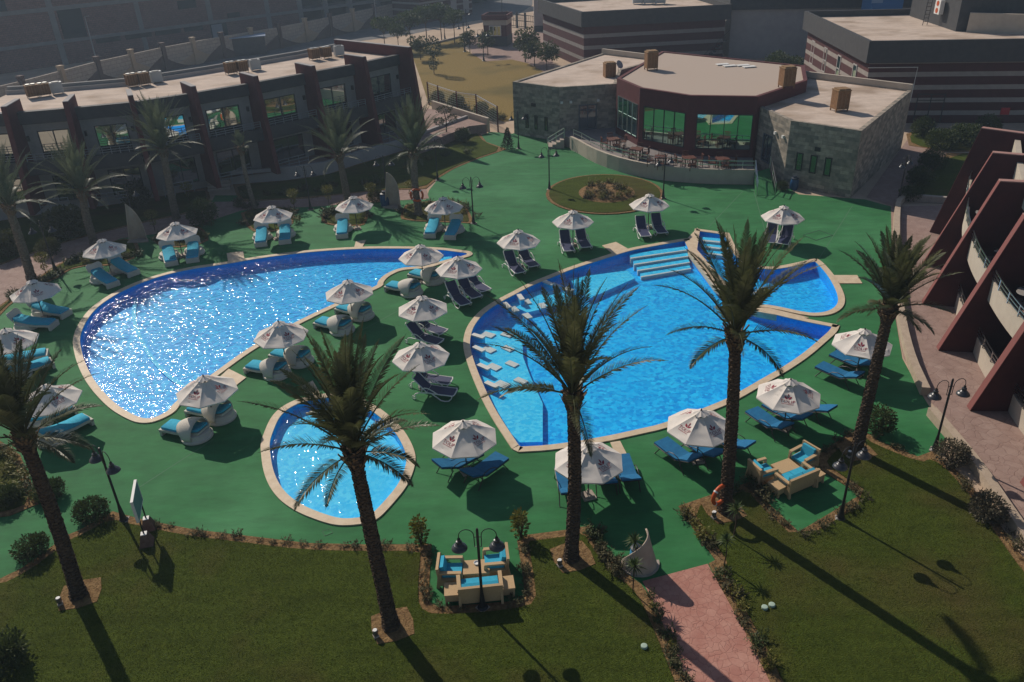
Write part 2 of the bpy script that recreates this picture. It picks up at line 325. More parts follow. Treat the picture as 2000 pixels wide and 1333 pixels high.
# --- pools
def mosaicM(name,a,b_,c,sc_=9.):
    m,nt,b=newmat(name); N=nt.nodes; tc=N.new('ShaderNodeTexCoord')
    v=N.new('ShaderNodeTexVoronoi'); v.inputs['Scale'].default_value=sc_; lk(nt,tc.outputs['Object'],v.inputs['Vector'])
    n=N.new('ShaderNodeTexNoise'); n.inputs['Scale'].default_value=.45; n.inputs['Detail'].default_value=4; lk(nt,tc.outputs['Object'],n.inputs['Vector'])
    s=N.new('ShaderNodeSeparateColor'); lk(nt,v.outputs['Color'],s.inputs[0])
    r=N.new('ShaderNodeValToRGB'); r.color_ramp.elements[0].color=(*a,1); r.color_ramp.elements[1].color=(*b_,1); r.color_ramp.elements[0].position=.1; r.color_ramp.elements[1].position=.9; lk(nt,s.outputs[0],r.inputs['Fac'])
    mx=N.new('ShaderNodeMix'); mx.data_type='RGBA'; r2=N.new('ShaderNodeValToRGB'); r2.color_ramp.elements[0].position=.4; r2.color_ramp.elements[1].position=.65; r2.color_ramp.elements[1].color=(.45,.45,.45,1); lk(nt,n.outputs['Fac'],r2.inputs['Fac']); lk(nt,r2.outputs['Color'],mx.inputs['Factor'])
    lk(nt,r.outputs['Color'],mx.inputs[6]); mx.inputs[7].default_value=(*c,1); lk(nt,mx.outputs[2],b.inputs['Base Color']); b.inputs['Roughness'].default_value=.5; b.inputs['Specular IOR Level'].default_value=.1
    return m
tileM=mosaicM('ripple_light_mosaic_floor',(.0,.31,.78),(.02,.58,1.0),(.0,.44,.93),6.)  # tile contrast paints the rippling caustic light into the floor colour
tilewM=mosaicM('pool_mosaic_wall',(.0,.30,.80),(.005,.40,.90),(.0,.35,.86))
tilelM=mosaicM('ripple_light_shallow_mosaic',(.02,.52,.90),(.10,.70,.97),(.03,.58,.93),7.)  # shallow tiles carry the same painted ripple light
padM=M('white_pool_stone',(.62,.62,.58),.6)
def waterM(name,sc_,strength,rough):
    m,nt,b=newmat(name); N=nt.nodes; o=N.get('Material Output'); N.remove(b)
    tc=N.new('ShaderNodeTexCoord')
    n1=N.new('ShaderNodeTexNoise'); n1.inputs['Scale'].default_value=sc_; n1.inputs['Detail'].default_value=2; n1.inputs['Roughness'].default_value=.5; n1.inputs['Distortion'].default_value=.6; lk(nt,tc.outputs['Object'],n1.inputs['Vector'])
    n2=N.new('ShaderNodeTexNoise'); n2.inputs['Scale'].default_value=.55; n2.inputs['Detail'].default_value=2; lk(nt,tc.outputs['Object'],n2.inputs['Vector'])
    b1=N.new('ShaderNodeBump'); b1.inputs['Strength'].default_value=strength; b1.inputs['Distance'].default_value=.25; lk(nt,n1.outputs['Fac'],b1.inputs['Height'])
    b2=N.new('ShaderNodeBump'); b2.inputs['Strength'].default_value=.35; b2.inputs['Distance'].default_value=.3; lk(nt,n2.outputs['Fac'],b2.inputs['Height']); lk(nt,b1.outputs[0],b2.inputs['Normal'])
    lw=N.new('ShaderNodeLayerWeight'); lw.inputs['Blend'].default_value=.5; lk(nt,b2.outputs[0],lw.inputs['Normal'])
    pw=N.new('ShaderNodeMath'); pw.operation='POWER'; pw.inputs[1].default_value=5; lk(nt,lw.outputs['Facing'],pw.inputs[0])
    fr=N.new('ShaderNodeMath'); fr.operation='MULTIPLY_ADD'; fr.inputs[1].default_value=.96; fr.inputs[2].default_value=.022; fr.use_clamp=True; lk(nt,pw.outputs[0],fr.inputs[0])
    g=N.new('ShaderNodeBsdfGlossy'); g.inputs['Roughness'].default_value=rough; lk(nt,b2.outputs[0],g.inputs['Normal'])
    t=N.new('ShaderNodeBsdfRefraction'); t.inputs['IOR'].default_value=1.06; t.inputs['Roughness'].default_value=0; t.inputs['Color'].default_value=(.9,.97,1,1); lk(nt,b2.outputs[0],t.inputs['Normal'])
    tr=N.new('ShaderNodeBsdfTransparent'); tr.inputs['Color'].default_value=(.93,.98,1,1)
    m0=N.new('ShaderNodeMixShader'); m0.inputs[0].default_value=.0; lk(nt,tr.outputs[0],m0.inputs[1]); lk(nt,t.outputs[0],m0.inputs[2])
    ms=N.new('ShaderNodeMixShader'); lk(nt,fr.outputs[0],ms.inputs[0]); lk(nt,m0.outputs[0],ms.inputs[1]); lk(nt,g.outputs[0],ms.inputs[2]); lk(nt,ms.outputs[0],o.inputs['Surface']); return m
waterA=waterM('pool_water_surface',3.3,.44,.07)
waterC=waterM('rippled_pool_water_surface',4.2,.25,.07)
waterB=waterM('calm_pool_water_surface',3.6,.30,.08)
D2=lambda l:[p for q in l for p in q]
c2=lambda p:[p,p]
POOLS={
 'left':[(142,665),(150,640),(170,610),(197,588),(240,563),(300,540),(370,523),(425,516),(500,503),(560,495),(625,488),(710,483),(795,483),(862,485),(900,490),(922,493),(924,500),(905,506),(870,514),(838,525),(810,527),(784,529),(760,540),(748,553),(750,559),(725,571),(665,596),(585,634),(500,681),(438,726),(355,788),(343,806),(320,819),(295,828),(270,828),(250,821),(220,804),(200,786),(180,764),(163,739),(150,709),(144,684)],
 'main':[(904,666),(912,638),(935,610),(965,590),(1000,572),(1032,555),(1075,538),(1112,523),(1175,503),(1225,487),(1275,478),(1325,469),(1345,467),(1345,467),(1356,488),(1356,488),(1406,548),(1452,584),(1485,603),(1562,622),(1640,637),(1640,637),(1635,650),(1617,666),(1583,696),(1542,724),(1510,742),(1442,782),(1412,796),(1305,838),(1250,850),(1188,864),(1083,881),(1012,885),(1012,885),(1000,879),(1000,879),(951,804),(921,736),(906,690)],
 'small':[(1357,448),(1357,448),(1424,457),(1424,457),(1446,505),(1480,521),(1510,524),(1560,514),(1588,507),(1600,508),(1620,528),(1635,548),(1650,578),(1650,598),(1635,612),(1610,619),(1575,619),(1500,602),(1480,603),(1440,587),(1397,552),(1350,490),(1350,490)],
 'kids':[(509,880),(510,865),(515,850),(527,821),(542,803),(560,791),(580,782),(615,773),(655,769),(690,772),(715,784),(750,804),(788,839),(810,879),(813,906),(798,949),(765,989),(735,1020),(700,1027),(660,1029),(625,1020),(575,1000),(537,971),(515,929)]}
POLY={}
for k,p in POOLS.items(): POLY[k]=chaikin(GP(p),2 if k!='kids' else 3)
plabel={'left':('long curved swimming pool with glittering sunlit water beside the white daybeds','swimming pool'),
 'main':('largest swimming pool with blue steps and stone water seats behind three palms','swimming pool'),
 'small':('small fan shaped pool between the largest pool and the cream slab','swimming pool'),
 'kids':('small round teardrop pool behind the leaning palm on the lawn','swimming pool')}
HOLES=[]
for k,outer in list(POLY.items()):
    wd=.34 if k!='kids' else .36
    inner=inset(outer,wd); n=len(outer)
    root=empty('swimming_pool',plabel[k][0],plabel[k][1],(0,0,0))
    mb=MB(); z=.055 if k!='small' else .060
    vs=[(x,y,-.03) for x,y in outer]+[(x,y,z) for x,y in outer]+[(x,y,z) for x,y in inner]+[(x,y,-.3) for x,y in inner]
    fs=[(a*n+i,a*n+(i+1)%n,(a+1)*n+(i+1)%n,(a+1)*n+i) for a in range(3) for i in range(n)]
    mb.add(vs,fs).build('coping',copeM,root,smooth=True,ang=30)
    dep=-.62 if k!='kids' else -.36
    basin=inset(outer,wd+.004); mb=MB()
    vs=[(x,y,.02) for x,y in basin]+[(x,y,dep) for x,y in basin]
    mb.add(vs,[(i,(i+1)%n,n+(i+1)%n,n+i) for i in range(n)]); mb.build('basin_wall',tilewM if k!='kids' else tileM,root,smooth=True)
    MB().sheet(basin,dep).build('basin_floor',tileM if k!='kids' else tilelM,root)
    struct('pool_water',MB().sheet(inset(outer,wd-.01),-.09),waterA if k=='left' else waterC if k=='kids' else waterB)
    if k in('left','kids'): HOLES.append(inset(outer,.12))
    POLY[k+'_in']=inner; POLY[k+'_root']=root
mp,sp=POOLS['main'],POOLS['small']; a_=mp.index((1345,467))+2; b_=mp.index((1562,622))
HOLES.append(inset(chaikin(GP(mp[:a_]+sp[:sp.index((1575,619))+1]+mp[b_:]),2),.12))
tag(MB().prism(GP([(1340,470),(1362,446),(1362,490),(1412,548),(1455,584),(1492,601),(1580,622),(1555,624),(1478,610),(1440,594),(1395,560),(1345,492)]),-.3,.046).build('pool_divider',copeM),'stone strip dividing the largest pool from the small fan shaped pool','pool divider')
def slabpoly(root,name,px,z0,z1,m,zz=0.): return MB().prism(GP(px,zz),z0,z1).build(name,m,root)
mr=POLY['main_root']
# steps, seats and submerged platforms of the largest pool
for i in range(4):
    a=i*9
    slabpoly(mr,'step',[(1229+i*7,492+a),(1342,477+a*.75),(1342+i*3,484+a),(1232+i*7,501+a)],-1.1,-.14-.10*i,tilelM)
    slabpoly(mr,'step_nosing',[(1231+i*7,500+a),(1342+i*3,484+a),(1342+i*3,485.5+a),(1232+i*7,502+a)],-1.1,-.125-.10*i,padM)
plat=[(928,645),(965,648),(1005,652),(1020,668),(1022,700),(1035,735),(1060,790),(1060,865),(1015,866),(1000,850),(962,790),(940,745),(925,700)]
slabpoly(mr,'shallow_shelf',plat,-1.1,-.36,tilelM,-.4)
slabpoly(mr,'shallow_shelf',[(985,592),(1090,556),(1120,590),(1030,612)],-1.1,-.36,tilelM,-.4)
slabpoly(mr,'shallow_shelf',[(1110,545),(1225,530),(1240,545),(1150,585)],-1.1,-.36,tilelM,-.4)
for (x,y),(x2,y2),(x3,y3),a in [((934,657),(954,657),(990,657),80),((935,682),(955,686),(992,684),100),((945,717),(965,720),(1000,714),112),((960,752),(981,754),(1017,747),118),((990,597),(1003,607),(1030,620),28),((1017,581),(1028,592),(1060,600),28),((1071,553),(1084,560),(1110,568),28)]:
    p=G(x,y); q=G(x2,y2,-.4); t=G(x3,y3,-.4); dx,dy=q[0]-p[0],q[1]-p[1]; an=math.atan2(dy,dx)
    for nm,c,sx,sy,zt in (('water_seat',p,.26,.72,.05),('submerged_seat',q,.44,.66,-.29),('submerged_seat',t,.36,.62,-.29)):
        t_=MB().box((c[0],c[1],zt-.05),(sx,sy,.08),an).build(nm,padM,mr); MB().box((c[0],c[1],(zt-.095-1.1)/2),(sx-.04,sy-.04,1.1+zt-.095),an).build('plinth',tilelM,t_)
sr=POLY['small_root']
for i in range(3):
    a=i*9
    slabpoly(sr,'step',[(1366+i*6,458+a),(1420,463+a),(1424,471+a),(1372+i*6,467+a)],-1.1,-.16-.12*i,tilelM)
    slabpoly(sr,'step_nosing',[(1371+i*6,464+a),(1423,469+a),(1424,472+a),(1373+i*6,467+a)],-1.1,-.145-.12*i,padM)
lr=POLY['left_root']
for i in range(3):
    slabpoly(lr,'step',[(866-i*17,497),(882-i*17,496),(880-i*17,508),(858-i*17,514)],-1.1,-.18-.14*i,tilelM)
shelf=chaikin(GP([(262,586),(256,620),(270,668),(300,715),(345,755),(380,765)],-.6),2,False)
MB().wall(shelf,-.7,-.54,.22).build('floor_ridge',tilelM,lr)
# cream slabs let into the deck at the pool edges
SL=[('cream stone slab at the far edge of the curved pool beside two folded daybeds',[(443,496),(475,492),(478,509),(446,514)]),
 ('small cream stone slab at the curved pool edge below the single daybed',[(695,473),(715,470),(708,484),(692,484)]),
 ('cream stone slab behind the largest pool in front of the navy loungers',[(1176,481),(1203,474),(1226,487),(1196,496)]),
 ('cream stone slab at the tip of the small fan shaped pool',[(1627,539),(1674,539),(1684,555),(1640,555)]),
 ('cream stone slab beside the curved pool under the parasol with open daybeds',[(447,722),(481,739),(458,757),(426,741)]),
 ('cream stone slab between the blue loungers and the largest pool',[(1192,866),(1211,863),(1230,900),(1208,903)]),
 ('grey stone slab beside the teardrop pool behind the palm crown',[(588,757),(611,745),(625,770),(600,774)])]
for l,p in SL:
    t=MB().prism(GP(p),-.02,.045); tag(t.build('stone_slab',copeM),l,'paving slab')
# --- ground sheets
BIG=[(-420,-20),(420,-20),(420,625),(-420,625)]
struct('ground',MB().sheet(BIG,-.02,HOLES),sandM)
deck=GP([(-140,640),(0,545),(60,520),(110,522),(160,494),(237,464),(300,455),(375,432),(415,392),(420,382),(462,382),(470,395),(560,392),(640,392),(750,393),(832,390),(838,372),(857,348),(887,330),(930,312),(990,292),(950,278),(940,264),(960,258),(1000,262),(1015,255),(1100,275),(1130,300),(1200,330),(1300,352),(1470,358),(1500,345),(1560,380),(1690,390),(1745,405),(1742,500),(1745,600),(1762,700),(1800,770),(1850,850),(1830,900),(1700,960),(1700,1010),(1560,1060),(1480,1060),(1420,1110),(1240,1170),(1180,1120),(1100,1060),(1040,1065),(1040,1190),(830,1200),(825,1080),(600,1080),(300,1040),(140,1060),(0,1145),(-160,1200)])
struct('pool_deck',MB().sheet(deck,0.,HOLES),deckM)
def bed(name,poly,h=.03,inn=.42,lawn=True,gm=None,soil=True,lname='lawn'):
    if area(poly)<0: poly=poly[::-1]
    if soil: struct('soil_border',MB().prism(poly,-.01,h),soilM)
    if lawn: struct(lname,MB().prism(chaikin(inset(poly,inn),1),-.01,h+.03),gm or grassM)
lawnA=[(-260,1160),(0,1132),(45,1110),(100,1070),(130,1047),(155,1037),(220,1000),(275,1015),(375,1035),(500,1050),(600,1062),(715,1065),(843,1064),(841,1092),(838,1150),(840,1178),(857,1187),(1000,1176),(1025,1168),(1022,1130),(1010,1057),(1030,1046),(1100,1037),(1155,1027),(1172,1062),(1217,1117),(1252,1142),(1275,1175),(1295,1220),(1317,1270),(1345,1340),(1400,1470),(600,1600),(-300,1500)]
bed('lawn',GP(lawnA),.03,.36)
lawnB=[(1325,990),(1405,962),(1465,942),(1500,984),(1560,1040),(1680,968),(1605,920),(1592,893),(1660,846),(1687,842),(1717,863),(1792,893),(1822,882),(1880,930),(1925,985),(1962,1040),(2020,1120),(2200,1330),(2100,1500),(1560,1440),(1512,1350),(1470,1262),(1425,1180),(1384,1102),(1397,1095),(1370,1057)]
bed('lawn',GP(lawnB),.03,.36)
bed('lawn',GP([(-60,845),(0,862),(40,890),(62,945),(76,985),(20,1008),(-60,1020)]),.03,.3)
struct('path',MB().prism(GP([(1255,1136),(1382,1102),(1425,1180),(1470,1262),(1515,1350),(1570,1470),(1400,1500),(1345,1345),(1317,1270),(1295,1220),(1275,1175)]),-.01,.012),pathM)
p2=[(-90,545),(0,520),(60,495),(132,473),(180,460),(207,453),(300,432),(375,417),(412,395),(470,394),(500,395),(600,389),(675,379),(750,373),(832,370),(838,388),(750,394),(600,405),(500,408),(470,412),(395,437),(300,458),(237,466),(160,494),(100,524),(0,597),(-90,650)]
struct('path',MB().prism(GP(p2),-.01,.010),path2M)
for p in [[(-60,640),(0,598),(100,524),(160,494),(237,466),(268,470),(275,500),(225,520),(150,520),(105,548),(40,575),(-60,680)],
          [(300,460),(340,448),(385,440),(405,455),(408,475),(335,487),(298,474)],[(468,410),(572,404),(575,420),(572,442),(540,452),(500,457),(478,440)],
          [(640,406),(722,401),(716,438),(700,443),(640,441),(624,430)],[(795,396),(905,392),(928,438),(900,436),(785,432),(781,420)]]:
    bed('lawn',chaikin(GP(p),1),.03,.22)
lawnL=[(-120,560),(-120,440),(0,432),(100,416),(250,396),(405,366),(412,392),(375,416),(300,431),(207,452),(132,472),(0,518)]
bed('lawn',GP(lawnL),.02,.25)
bed('lawn',GP([(455,361),(560,353),(640,341),(700,321),(800,291),(915,247),(938,262),(950,278),(990,292),(930,312),(887,330),(857,348),(832,369),(750,372),(600,388),(472,394),(462,382)]),.02,.25)
# round island
el=lambda cx,cy,rx,ry,n=28,z=0:[G(cx+rx*math.cos(2*PI*i/n),cy+ry*math.sin(2*PI*i/n),z) for i in range(n)]
bed('lawn',el(1181,381,115,39),.06,.22)
isl=el(1185,379,56,20); cxI=(sum(p[0] for p in isl)/28,sum(p[1] for p in isl)/28)
mb=MB(); n=28; vs=[]
for k,(s_,z) in enumerate([(1,.08),(.75,.2),(.4,.3),(.05,.34)]): vs+=[(cxI[0]+(p[0]-cxI[0])*s_,cxI[1]+(p[1]-cxI[1])*s_,z) for p in isl]
mb.add(vs,[(a*n+i,a*n+(i+1)%n,(a+1)*n+(i+1)%n,(a+1)*n+i) for a in range(3) for i in range(n)]+[tuple(range(3*n,4*n))])
struct('soil_mound',mb,soilM,smooth=True)
# field, roads, forecourt beyond the buildings
struct('field_lawn',MB().prism(GP([(800,95),(855,84),(910,71),(905,95),(925,108),(947,121),(1000,117),(1030,124),(1055,137),(1075,150),(1010,175),(1003,235),(985,238),(930,222),(838,205),(820,150)]),-.015,.015),dryM)
struct('road',MB().prism(GP([(-120,215),(140,185),(450,128),(620,98),(690,82),(800,68),(920,42),(1010,30),(1040,10),(1040,-20),(780,20),(765,44),(660,68),(540,96),(300,130),(0,175),(-120,190)]),-.03,.004),roadM)
struct('forecourt',MB().prism(GP([(912,72),(1060,60),(1075,100),(1090,160),(1072,148),(1052,136),(1000,116),(948,120),(922,106)]),-.03,.005),path2M)
struct('kerb',MB().wall(GP([(790,99),(855,85),(912,71),(918,64)]),-.02,.25,.3),concM)
# terrace beside the end of the left wing
struct('terrace',MB().prism(GP([(835,212),(880,222),(950,243),(915,247),(845,275),(800,291),(780,255)],.8),-.02,.80),path2M)
# walk in front of the right wing and lane beside the stone building
walk=[(1740,404),(1742,500),(1745,600),(1765,700),(1805,770),(1870,850),(1990,1060),(2090,1240),(2500,1240),(2500,600),(1950,430),(1900,400)]
struct('paved_walk',MB().sheet(GP(walk),.006),path2M)
struct('lane',MB().sheet(GP([(1692,386),(1745,404),(1760,392),(1800,355),(1850,300),(1830,262),(1790,250),(1760,290)]),.010),path2M)
bed('lawn',GP([(1762,392),(1890,402),(1960,380),(1960,300),(1850,300),(1800,352)]),.03,.25)
bed('lawn',GP([(1770,262),(1800,255),(1960,262),(1960,296),(1852,297),(1775,285)]),.03,.25)
# seams in the deck
for a,b in [((268,955),(418,858)),((612,697),(782,605)),((1497,462),(1462,336)),((1600,505),(1665,402)),((1384,444),(1450,375))]:
    p,q=G(*a),G(*b); l=math.dist(p,q); nx,ny=-(q[1]-p[1])/l*.025,(q[0]-p[0])/l*.025
    struct('deck_seam',MB().add([(p[0]-nx,p[1]-ny,.004),(q[0]-nx,q[1]-ny,.004),(q[0]+nx,q[1]+ny,.004),(p[0]+nx,p[1]+ny,.004)],[(0,1,2,3)]),M('seam_filler',(.07,.17,.09),.9))

import numpy as np
def grass(name,poly,dens,h,seed,m):
    r=np.random.default_rng(seed); P=np.array(poly); lo_,hi_=P.min(0),P.max(0); lo_=np.maximum(lo_,[-17,13.5]); hi_=np.minimum(hi_,[19,30])
    n=int((hi_-lo_).prod()*dens); q=r.uniform(lo_,hi_,(n,2)); ins=np.zeros(n,bool); k=len(P)
    for i in range(k):
        a,b=P[i],P[(i+1)%k]
        if a[1]==b[1]: continue
        c=((a[1]>q[:,1])!=(b[1]>q[:,1]))&(q[:,0]<(b[0]-a[0])*(q[:,1]-a[1])/(b[1]-a[1])+a[0]); ins^=c
    q=q[ins]; n=len(q); a=r.uniform(0,6.283,n); hh=h*r.uniform(.5,1.25,n); w=.012*r.uniform(.7,1.4,n); le=r.uniform(0,.8,n)*hh; b=r.uniform(0,6.283,n)
    v=np.empty((n,3,3)); v[:,0,0]=q[:,0]-np.cos(a)*w; v[:,0,1]=q[:,1]-np.sin(a)*w; v[:,1,0]=q[:,0]+np.cos(a)*w; v[:,1,1]=q[:,1]+np.sin(a)*w; v[:,:2,2]=.05
    v[:,2,0]=q[:,0]+np.cos(b)*le; v[:,2,1]=q[:,1]+np.sin(b)*le; v[:,2,2]=.055+hh
    me=bpy.data.meshes.new(name); me.vertices.add(3*n); me.vertices.foreach_set('co',v.ravel()); me.loops.add(3*n); me.loops.foreach_set('vertex_index',np.arange(3*n,dtype=np.int32)); me.polygons.add(n); me.polygons.foreach_set('loop_start',np.arange(0,3*n,3,dtype=np.int32)); me.update(calc_edges=True); me.validate()
    me.materials.append(m); o=bpy.data.objects.new(name,me); COL.objects.link(o); return tag(o,kind='stuff')
bladeM=M('grass_blade',(.070,.094,.010),.8,(.128,.150,.018),3.,6,lo=.3,hi=.7,col3=(.165,.135,.036),scale3=.28,trans=.25,spec=.15)
for nm,pl,sd_ in (('a',lawnA,1),('b',lawnB,2)):
    pp=GP(pl); pp=pp if area(pp)>0 else pp[::-1]; grass('grass',inset(pp,.33),520,.038,sd_,bladeM)

for px,l in [((1597,460),'square drain cover let into the deck behind the small fan pool'),((930,700),None),((640,1040),'small round drain in the deck below the teardrop pool')]:
    if l is None: continue
    p=G(*px); o=empty('drain_cover',l,'drain',(p[0],p[1],.0),.5); MB().wall([(-.75,-.55),(.75,-.55),(.75,.55),(-.75,.55)],-.01,.012,.05,1,True).build('frame',M('dark_drain_metal',(.03,.07,.045),.6),o); MB().box((0,0,.003),(1.4,1.0,.008)).build('plate',deckM,o)
    if 'round' in l: o.scale=(.2,.25,1)
# ================================================================ PARASOLS
def text_mesh(body,size):
    c=bpy.data.curves.new('lettering','FONT'); c.body=body; c.size=size; c.align_x='CENTER'; c.resolution_u=3; c.space_character=1.08
    o=bpy.data.objects.new('lettering',c); me=bpy.data.meshes.new_from_object(o)
    v=[(p.co.x,p.co.y) for p in me.vertices]; f=[tuple(p.vertices) for p in me.polygons]
    bpy.data.objects.remove(o); bpy.data.curves.remove(c); bpy.data.meshes.remove(me); return v,f
LOGO=[]
def _logo():
    V2,F2=[],[]
    def ad(v,f):
        o=len(V2); V2.extend(v); F2.extend([tuple(i+o for i in q) for q in f])
    v,f=text_mesh('TOLIP',.20); v=[(x*1.0,y-.06) for x,y in v]; ad(v,f)
    for x in range(-6,7): ad([(x*.036-.013,-.125),(x*.036+.013,-.125),(x*.036+.013,-.10),(x*.036-.013,-.10)],[(0,1,2,3)])
    def petal(cx,cy,a,l,wd):
        p=[]; n=8
        for i in range(n+1):
            t=i/n; p.append((wd*math.sin(PI*t),l*t))
        p+=[(-wd*math.sin(PI*i/n),l*i/n) for i in range(n-1,0,-1)]
        ca,sa=math.cos(a),math.sin(a); return [(cx+x*ca-y*sa,cy+x*sa+y*ca) for x,y in p]
    for cx,a,l,wd in ((-.012,.75,.19,.042),(.012,-.75,.19,.042),(0,0,.20,.03)):
        p=petal(cx,.115+(.06 if a==0 else 0),a,l,wd); ad(p,[tuple(range(len(p)))])
    return V2,F2
LOGO=_logo()
RIM,RZ,TOPR,TOPZ=1.29,1.58,.24,2.15
def canopy_point(k,u,v,seed):           # panel k, u across -1..1, v 0 at top .. 1 at rim
    r=TOPR+(RIM-TOPR)*v; z=TOPZ+(RZ-TOPZ)*v; a0=k*PI/4; ap=r*math.cos(PI/8); hw=r*math.sin(PI/8)
    am=a0+PI/8; n=Vector((math.cos(am),math.sin(am),0)); t=Vector((-math.sin(am),math.cos(am),0))
    p=n*ap+t*(hw*u)+Vector((0,0,z))
    up=(n*.5+Vector((0,0,1))).normalized()
    s=(1-u*u); sag=-.05*s*math.sin(PI*min(1,v*.9+.1))
    q=Vector((k*3.1+seed*7.7+u*1.4,v*4.5,seed)); wr=mnoise.noise(q)*.022*s
    fold=.026*s*math.sin(v*30+seed+k*2)*max(0,mnoise.noise(Vector((k*5.3+seed,u*.8,v*1.3)))*1.9)
    return p+up*(sag+wr+fold)
def make_parasol(seed,first=0):
    o=empty('parasol','','parasol')
    MB().prism([(-.24,-.24),(.24,-.24),(.24,.24),(-.24,.24)],0,.07).box((0,0,.105),(.34,.34,.07)).lathe([(.045,.14),(.045,.34)],n=8).build('base',concM,o)
    MB().tube([(0,0,.1),(0,0,2.29)],.026,8).build('pole',blackM,o,smooth=True)
    mb=MB(); nu,nv=8,14
    for k in range(8):
        vs=[canopy_point(k,-1+2*i/nu,j/nv,seed) for j in range(nv+1) for i in range(nu+1)]
        fs=[(j*(nu+1)+i,(j+1)*(nu+1)+i,(j+1)*(nu+1)+i+1,j*(nu+1)+i+1) for j in range(nv) for i in range(nu)]
        hem=[canopy_point(k,-1+2*i/nu,1,seed)+Vector((0,0,-.05)) for i in range(nu+1)]
        b=len(vs); vs+=hem; fs+=[(nv*(nu+1)+i,b+i,b+i+1,nv*(nu+1)+i+1) for i in range(nu)]
        mb.add(vs,fs)
    can=mb.build('canopy',canvM,o,smooth=True,ang=25)
    # vent cap
    mb=MB(); cr=.31; vs=[(0,0,2.35)]+[(cr*math.cos(k*PI/4),cr*math.sin(k*PI/4),2.185) for k in range(8)]
    mid=[(cr*.93*math.cos(k*PI/4+PI/8),cr*.93*math.sin(k*PI/4+PI/8),2.235) for k in range(8)]
    vs+=mid; mb.add(vs,[f for k in range(8) for f in ((0,1+k,9+k),(0,9+k,1+(k+1)%8))]); mb.build('vent_cap',canvM,can)
    MB().lathe([(.03,2.29),(.04,2.33),(.028,2.38),(.012,2.41)],n=8).build('finial',blackM,o,smooth=True)
    mb=MB()
    for k in range(8):
        a=k*PI/4; e=Vector((math.cos(a),math.sin(a),0)); mb.bar(e*.05+Vector((0,0,2.11)),e*(RIM-.02)+Vector((0,0,RZ-.03)),.018,.03); mb.bar(Vector((0,0,1.6))+e*.04,e*.62+Vector((0,0,1.88)),.014,.022)
    mb.build('ribs_frame',brownM,o)
    for k in range(first,8,2):
        V2,F2=LOGO; vs=[]
        for x,y in V2:
            v=.60-(y+.0)/1.18; r=TOPR+(RIM-TOPR)*v; hw=r*math.sin(PI/8); u=max(-1,min(1,x/hw*.98))
            p=canopy_point(k,u,v,seed); am=k*PI/4+PI/8; vs.append(p+Vector((math.cos(am)*.5,math.sin(am)*.5,1)).normalized()*.012)
        MB().add(vs,F2).build('logo',logoM,can)
    return o
PAR={0:Maker(lambda:make_parasol(1.3)),1:Maker(lambda:make_parasol(4.1)),2:Maker(lambda:make_parasol(8.6))}
# anchors: number -> (finial pixel, how the place reads)
U={1:((197,465),'nearest the pink path lamp','first in the back row behind the curved pool'),
 2:((340,432),'by the round dark bush','second in the back row'),
 3:((529,400),'in the back row below the slim palm','third in the back row'),
 4:((689,381),'left of the blue barrel','fourth in the back row'),
 5:((865,383),'by the palm with the far lifebuoy','fifth in the back row'),
 6:((1012,447),'between both big pools at their far end','first of the four behind the largest pool'),
 7:((1119,409),'below the round flower island','second of the four behind the largest pool'),
 8:((1269,377),'right of the round flower island','third of the four behind the largest pool'),
 9:((1532,400),'behind the small fan pool','last of the four behind the largest pool'),
 10:((60,545),'near the left picture edge, uppermost','uppermost at the left picture edge'),
 11:((820,476),'on the bulge at the curved pool tip','at the tip of the curved pool'),
 12:((894,499),'with three navy loungers','with three navy loungers between the pools'),
 13:((678,545),'midway along the curved pool edge','midway along the curved pool'),
 14:((823,576),'in the middle of the deck between pools','in the middle of the strip between pools'),
 15:((543,626),'at the straight edge of the curved pool','at the straight edge of the curved pool'),
 16:((819,667),'above the teardrop pool','just beyond the teardrop pool'),
 17:((396,732),'at the lower tip of the curved pool','at the lower tip of the curved pool'),
 18:((8,640),'cut by the left picture edge','cut off by the left picture edge'),
 19:((84,750),'behind the leftmost palm crown','half hidden behind the leftmost palm crown'),
 20:((904,821),'beside the teardrop pool','over two blue loungers beside the teardrop pool'),
 21:((1150,866),'behind the middle palm trunk','half hidden by the middle palm trunk'),
 22:((1370,799),'behind the palm with the near lifebuoy','beside the palm with the near lifebuoy'),
 23:((1545,739),'behind the right wicker set','behind the wicker set on its own green bay'),
 24:((1690,641),'at the low wall by the maroon wing','nearest the low wall of the maroon wing')}
UP={}
for k,((px,py),short,full) in U.items():
    p=G(px,py,2.40); UP[k]=p
    PAR[k%3].put((p[0],p[1],0),R((k*37)%45+5),'cream parasol '+full,'cream parasols around the pools')
